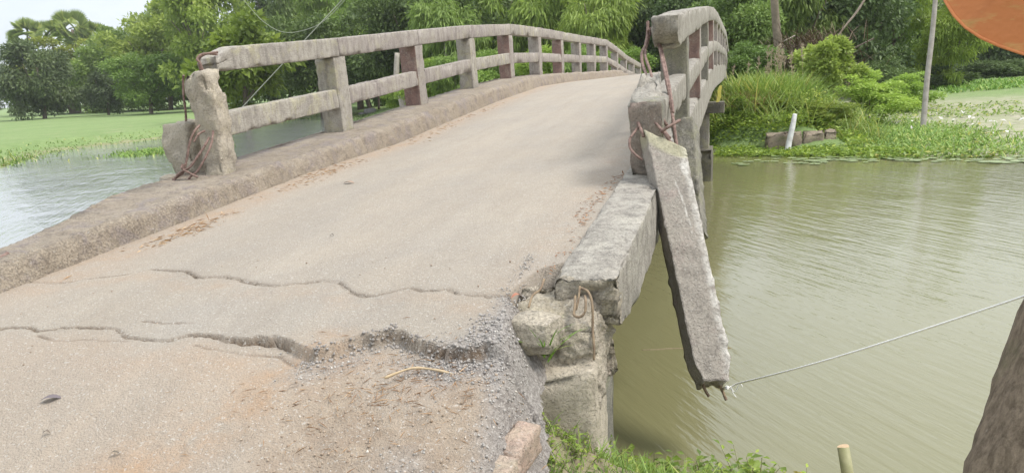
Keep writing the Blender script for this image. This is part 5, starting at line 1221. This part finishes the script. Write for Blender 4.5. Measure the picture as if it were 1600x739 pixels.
def weeds(n, cx, cy, sx, sy, M_, name, label, group, tint, sc=(.8, 1.4)):
    for i in range(n):
        x, y = rng.normal(cx, sx), rng.normal(cy, sy); gz = float(ground_h(np.array([x]), np.array([y]))[0][0]); gz = max(gz, WL - .02)
        t = thing(name, label, 'weed', (x, y, gz - .01), group, rng.uniform(0, 6.28)); s = rng.uniform(*sc); t.scale = (s, s, s)
        a_, b2 = M_[i % len(M_)]
        o = bpy.data.objects.new('leaf_cluster', a_); C.objects.link(o); o.parent = t; q_ = rng.uniform(.8, 1.15); o.color = (tint[0] * q_, tint[1] * q_, tint[2] * q_, 1)
        o = bpy.data.objects.new('stem', b2); C.objects.link(o); o.parent = t
weeds(62, -.30, 3.38, .24, .10, WM, 'bank_weed', 'broad leaved green weed at the near water edge', 'weeds along the near water edge', (.72, .86, .62), (.8, 1.6))
weeds(14, .08, 3.68, .14, .06, WM, 'bank_weed', 'green weed standing at the tip of the near bank', 'weeds at the tip of the near bank', (.75, .92, .5))
weeds(46, -.60, 2.42, .06, .20, WS, 'small_weed', 'small green weed between the bricks and the abutment block', 'weeds between bricks and abutment', (.75, .88, .6))
weeds(30, -.55, 2.05, .05, .16, WS, 'small_weed', 'small green weed right of the bricks', 'weeds right of the bricks', (.78, .88, .62))
q = np.column_stack([rng.normal(-.38, .2, 3200), rng.uniform(1.6, 3.6, 3200)]); q = on_ground(q[river_sd(q[:, 0], q[:, 1]) > -.02]); q[:, 2] += .0
tag(blade_obj('bank_grass', q, rng.uniform(.03, .11, len(q)), .005, LEAF_GRASS, 91, .7, .8, color=(1.0, 1.05, .75)), 'thin grass on the near bank beside the abutment', 'grass', kind='stuff')
gt = thing('grass_tuft', 'small green grass tuft rooted beside the concrete lump', 'grass tuft', tuple(at(852, 556, 2.93)))
inv(blade_obj('blades', np.array([at(852, 557, 2.93)] * 22) + rng.normal(size=(22, 3)) * .008, rng.uniform(.08, .19, 22), .008, LEAF_GRASS, 93, .8, .9, parent=gt, color=(.9, 1.15, .55)), gt)
# water plants near the stake
wp = thing('water_plant', 'clump of yellow brown floating plant near the cut stake', 'water plant', (.33, 3.86, WL))
r = np.random.default_rng(5); P = np.column_stack([r.normal(.33, .025, 70), r.normal(3.86, .03, 70), np.full(70, WL + .008)]); D = unit(70, r); D[:, 2] = abs(D[:, 2]) * .6
V, T = leaves(P, D, np.array([0, 0, 1.0]) + r.normal(size=(70, 3)) * .4, .03, .022); o = inv(link('leaf_cluster', mesh('leaf_cluster', V, T, {'rnd': np.repeat(r.random(70), 4)}), LEAF_YEL, wp), wp); o.color = (1.3, .9, .6, 1); o['kind'] = 'stuff'
wp = thing('water_plant', 'light green broad leaved sprout in the near water', 'water plant', (.20, 3.80, WL))
P = np.column_stack([r.normal(.2, .02, 12), r.normal(3.8, .02, 12), np.full(12, WL)]); D = unit(12, r); D[:, 2] = abs(D[:, 2]) + .6
V, T = leaves(P, D, unit(12, r), .075, .045); inv(link('leaf_cluster', mesh('leaf_cluster', V, T, {'rnd': np.repeat(r.random(12), 4)}), LEAF_LITE, wp), wp)
mb = MB(); fl = [(-.74, 5.65, WL), (-.62, 5.68, WL), (-.50, 5.72, WL), (-.36, 5.74, WL), (-.21, 5.78, WL), (-.05, 5.80, WL)]
mb.tube(smooth_path(fl), .006, 6); o = tag(mb.build('floating_rope', simple('wet_rope', (.22, .16, .09), (.30, .24, .14), 40, .6), None, True), 'thin brown line of rope and weed floating between kerb end and hanging beam', 'rope')
# grey rocks on the far grass seen through the railing
STONE = simple('grey_rock', (.25, .24, .23), (.36, .34, .33), 3, .9)
for (px_, py_, s, lab) in ((577, 167, (.62, .4, .28), 'larger grey rock on the grass seen under the third railing bay'), (564, 167, (.3, .25, .16), 'smaller dark rock left of the grey one on the far grass')):
    p = at(px_, py_, 58); gz = float(ground_h(np.array([p[0]]), np.array([p[1]]))[0][0]); tag(rock('rock', (float(p[0]), float(p[1]), max(gz, WL) + s[2] * .5), s, STONE, int(px_), n=6), lab, 'rock')

# ------------------------------------------------------------------ air
mt = bpy.data.materials.new('haze'); mt.use_nodes = True; n = mt.node_tree; n.nodes.clear()
out = n.nodes.new('ShaderNodeOutputMaterial'); pv = n.nodes.new('ShaderNodeVolumePrincipled')
pv.inputs['Color'].default_value = (.92, .94, .96, 1); pv.inputs['Density'].default_value = 0.0004; pv.inputs['Anisotropy'].default_value = 0.1
n.links.new(pv.outputs[0], out.inputs['Volume'])
HB = box8(-930, 930, -930, 930, -3.5, 24)
tag(link('haze', mesh('haze', HB, [(0, 2, 3, 1), (4, 5, 7, 6), (0, 1, 5, 4), (2, 6, 7, 3), (0, 4, 6, 2), (1, 3, 7, 5)]), mt), kind='stuff')
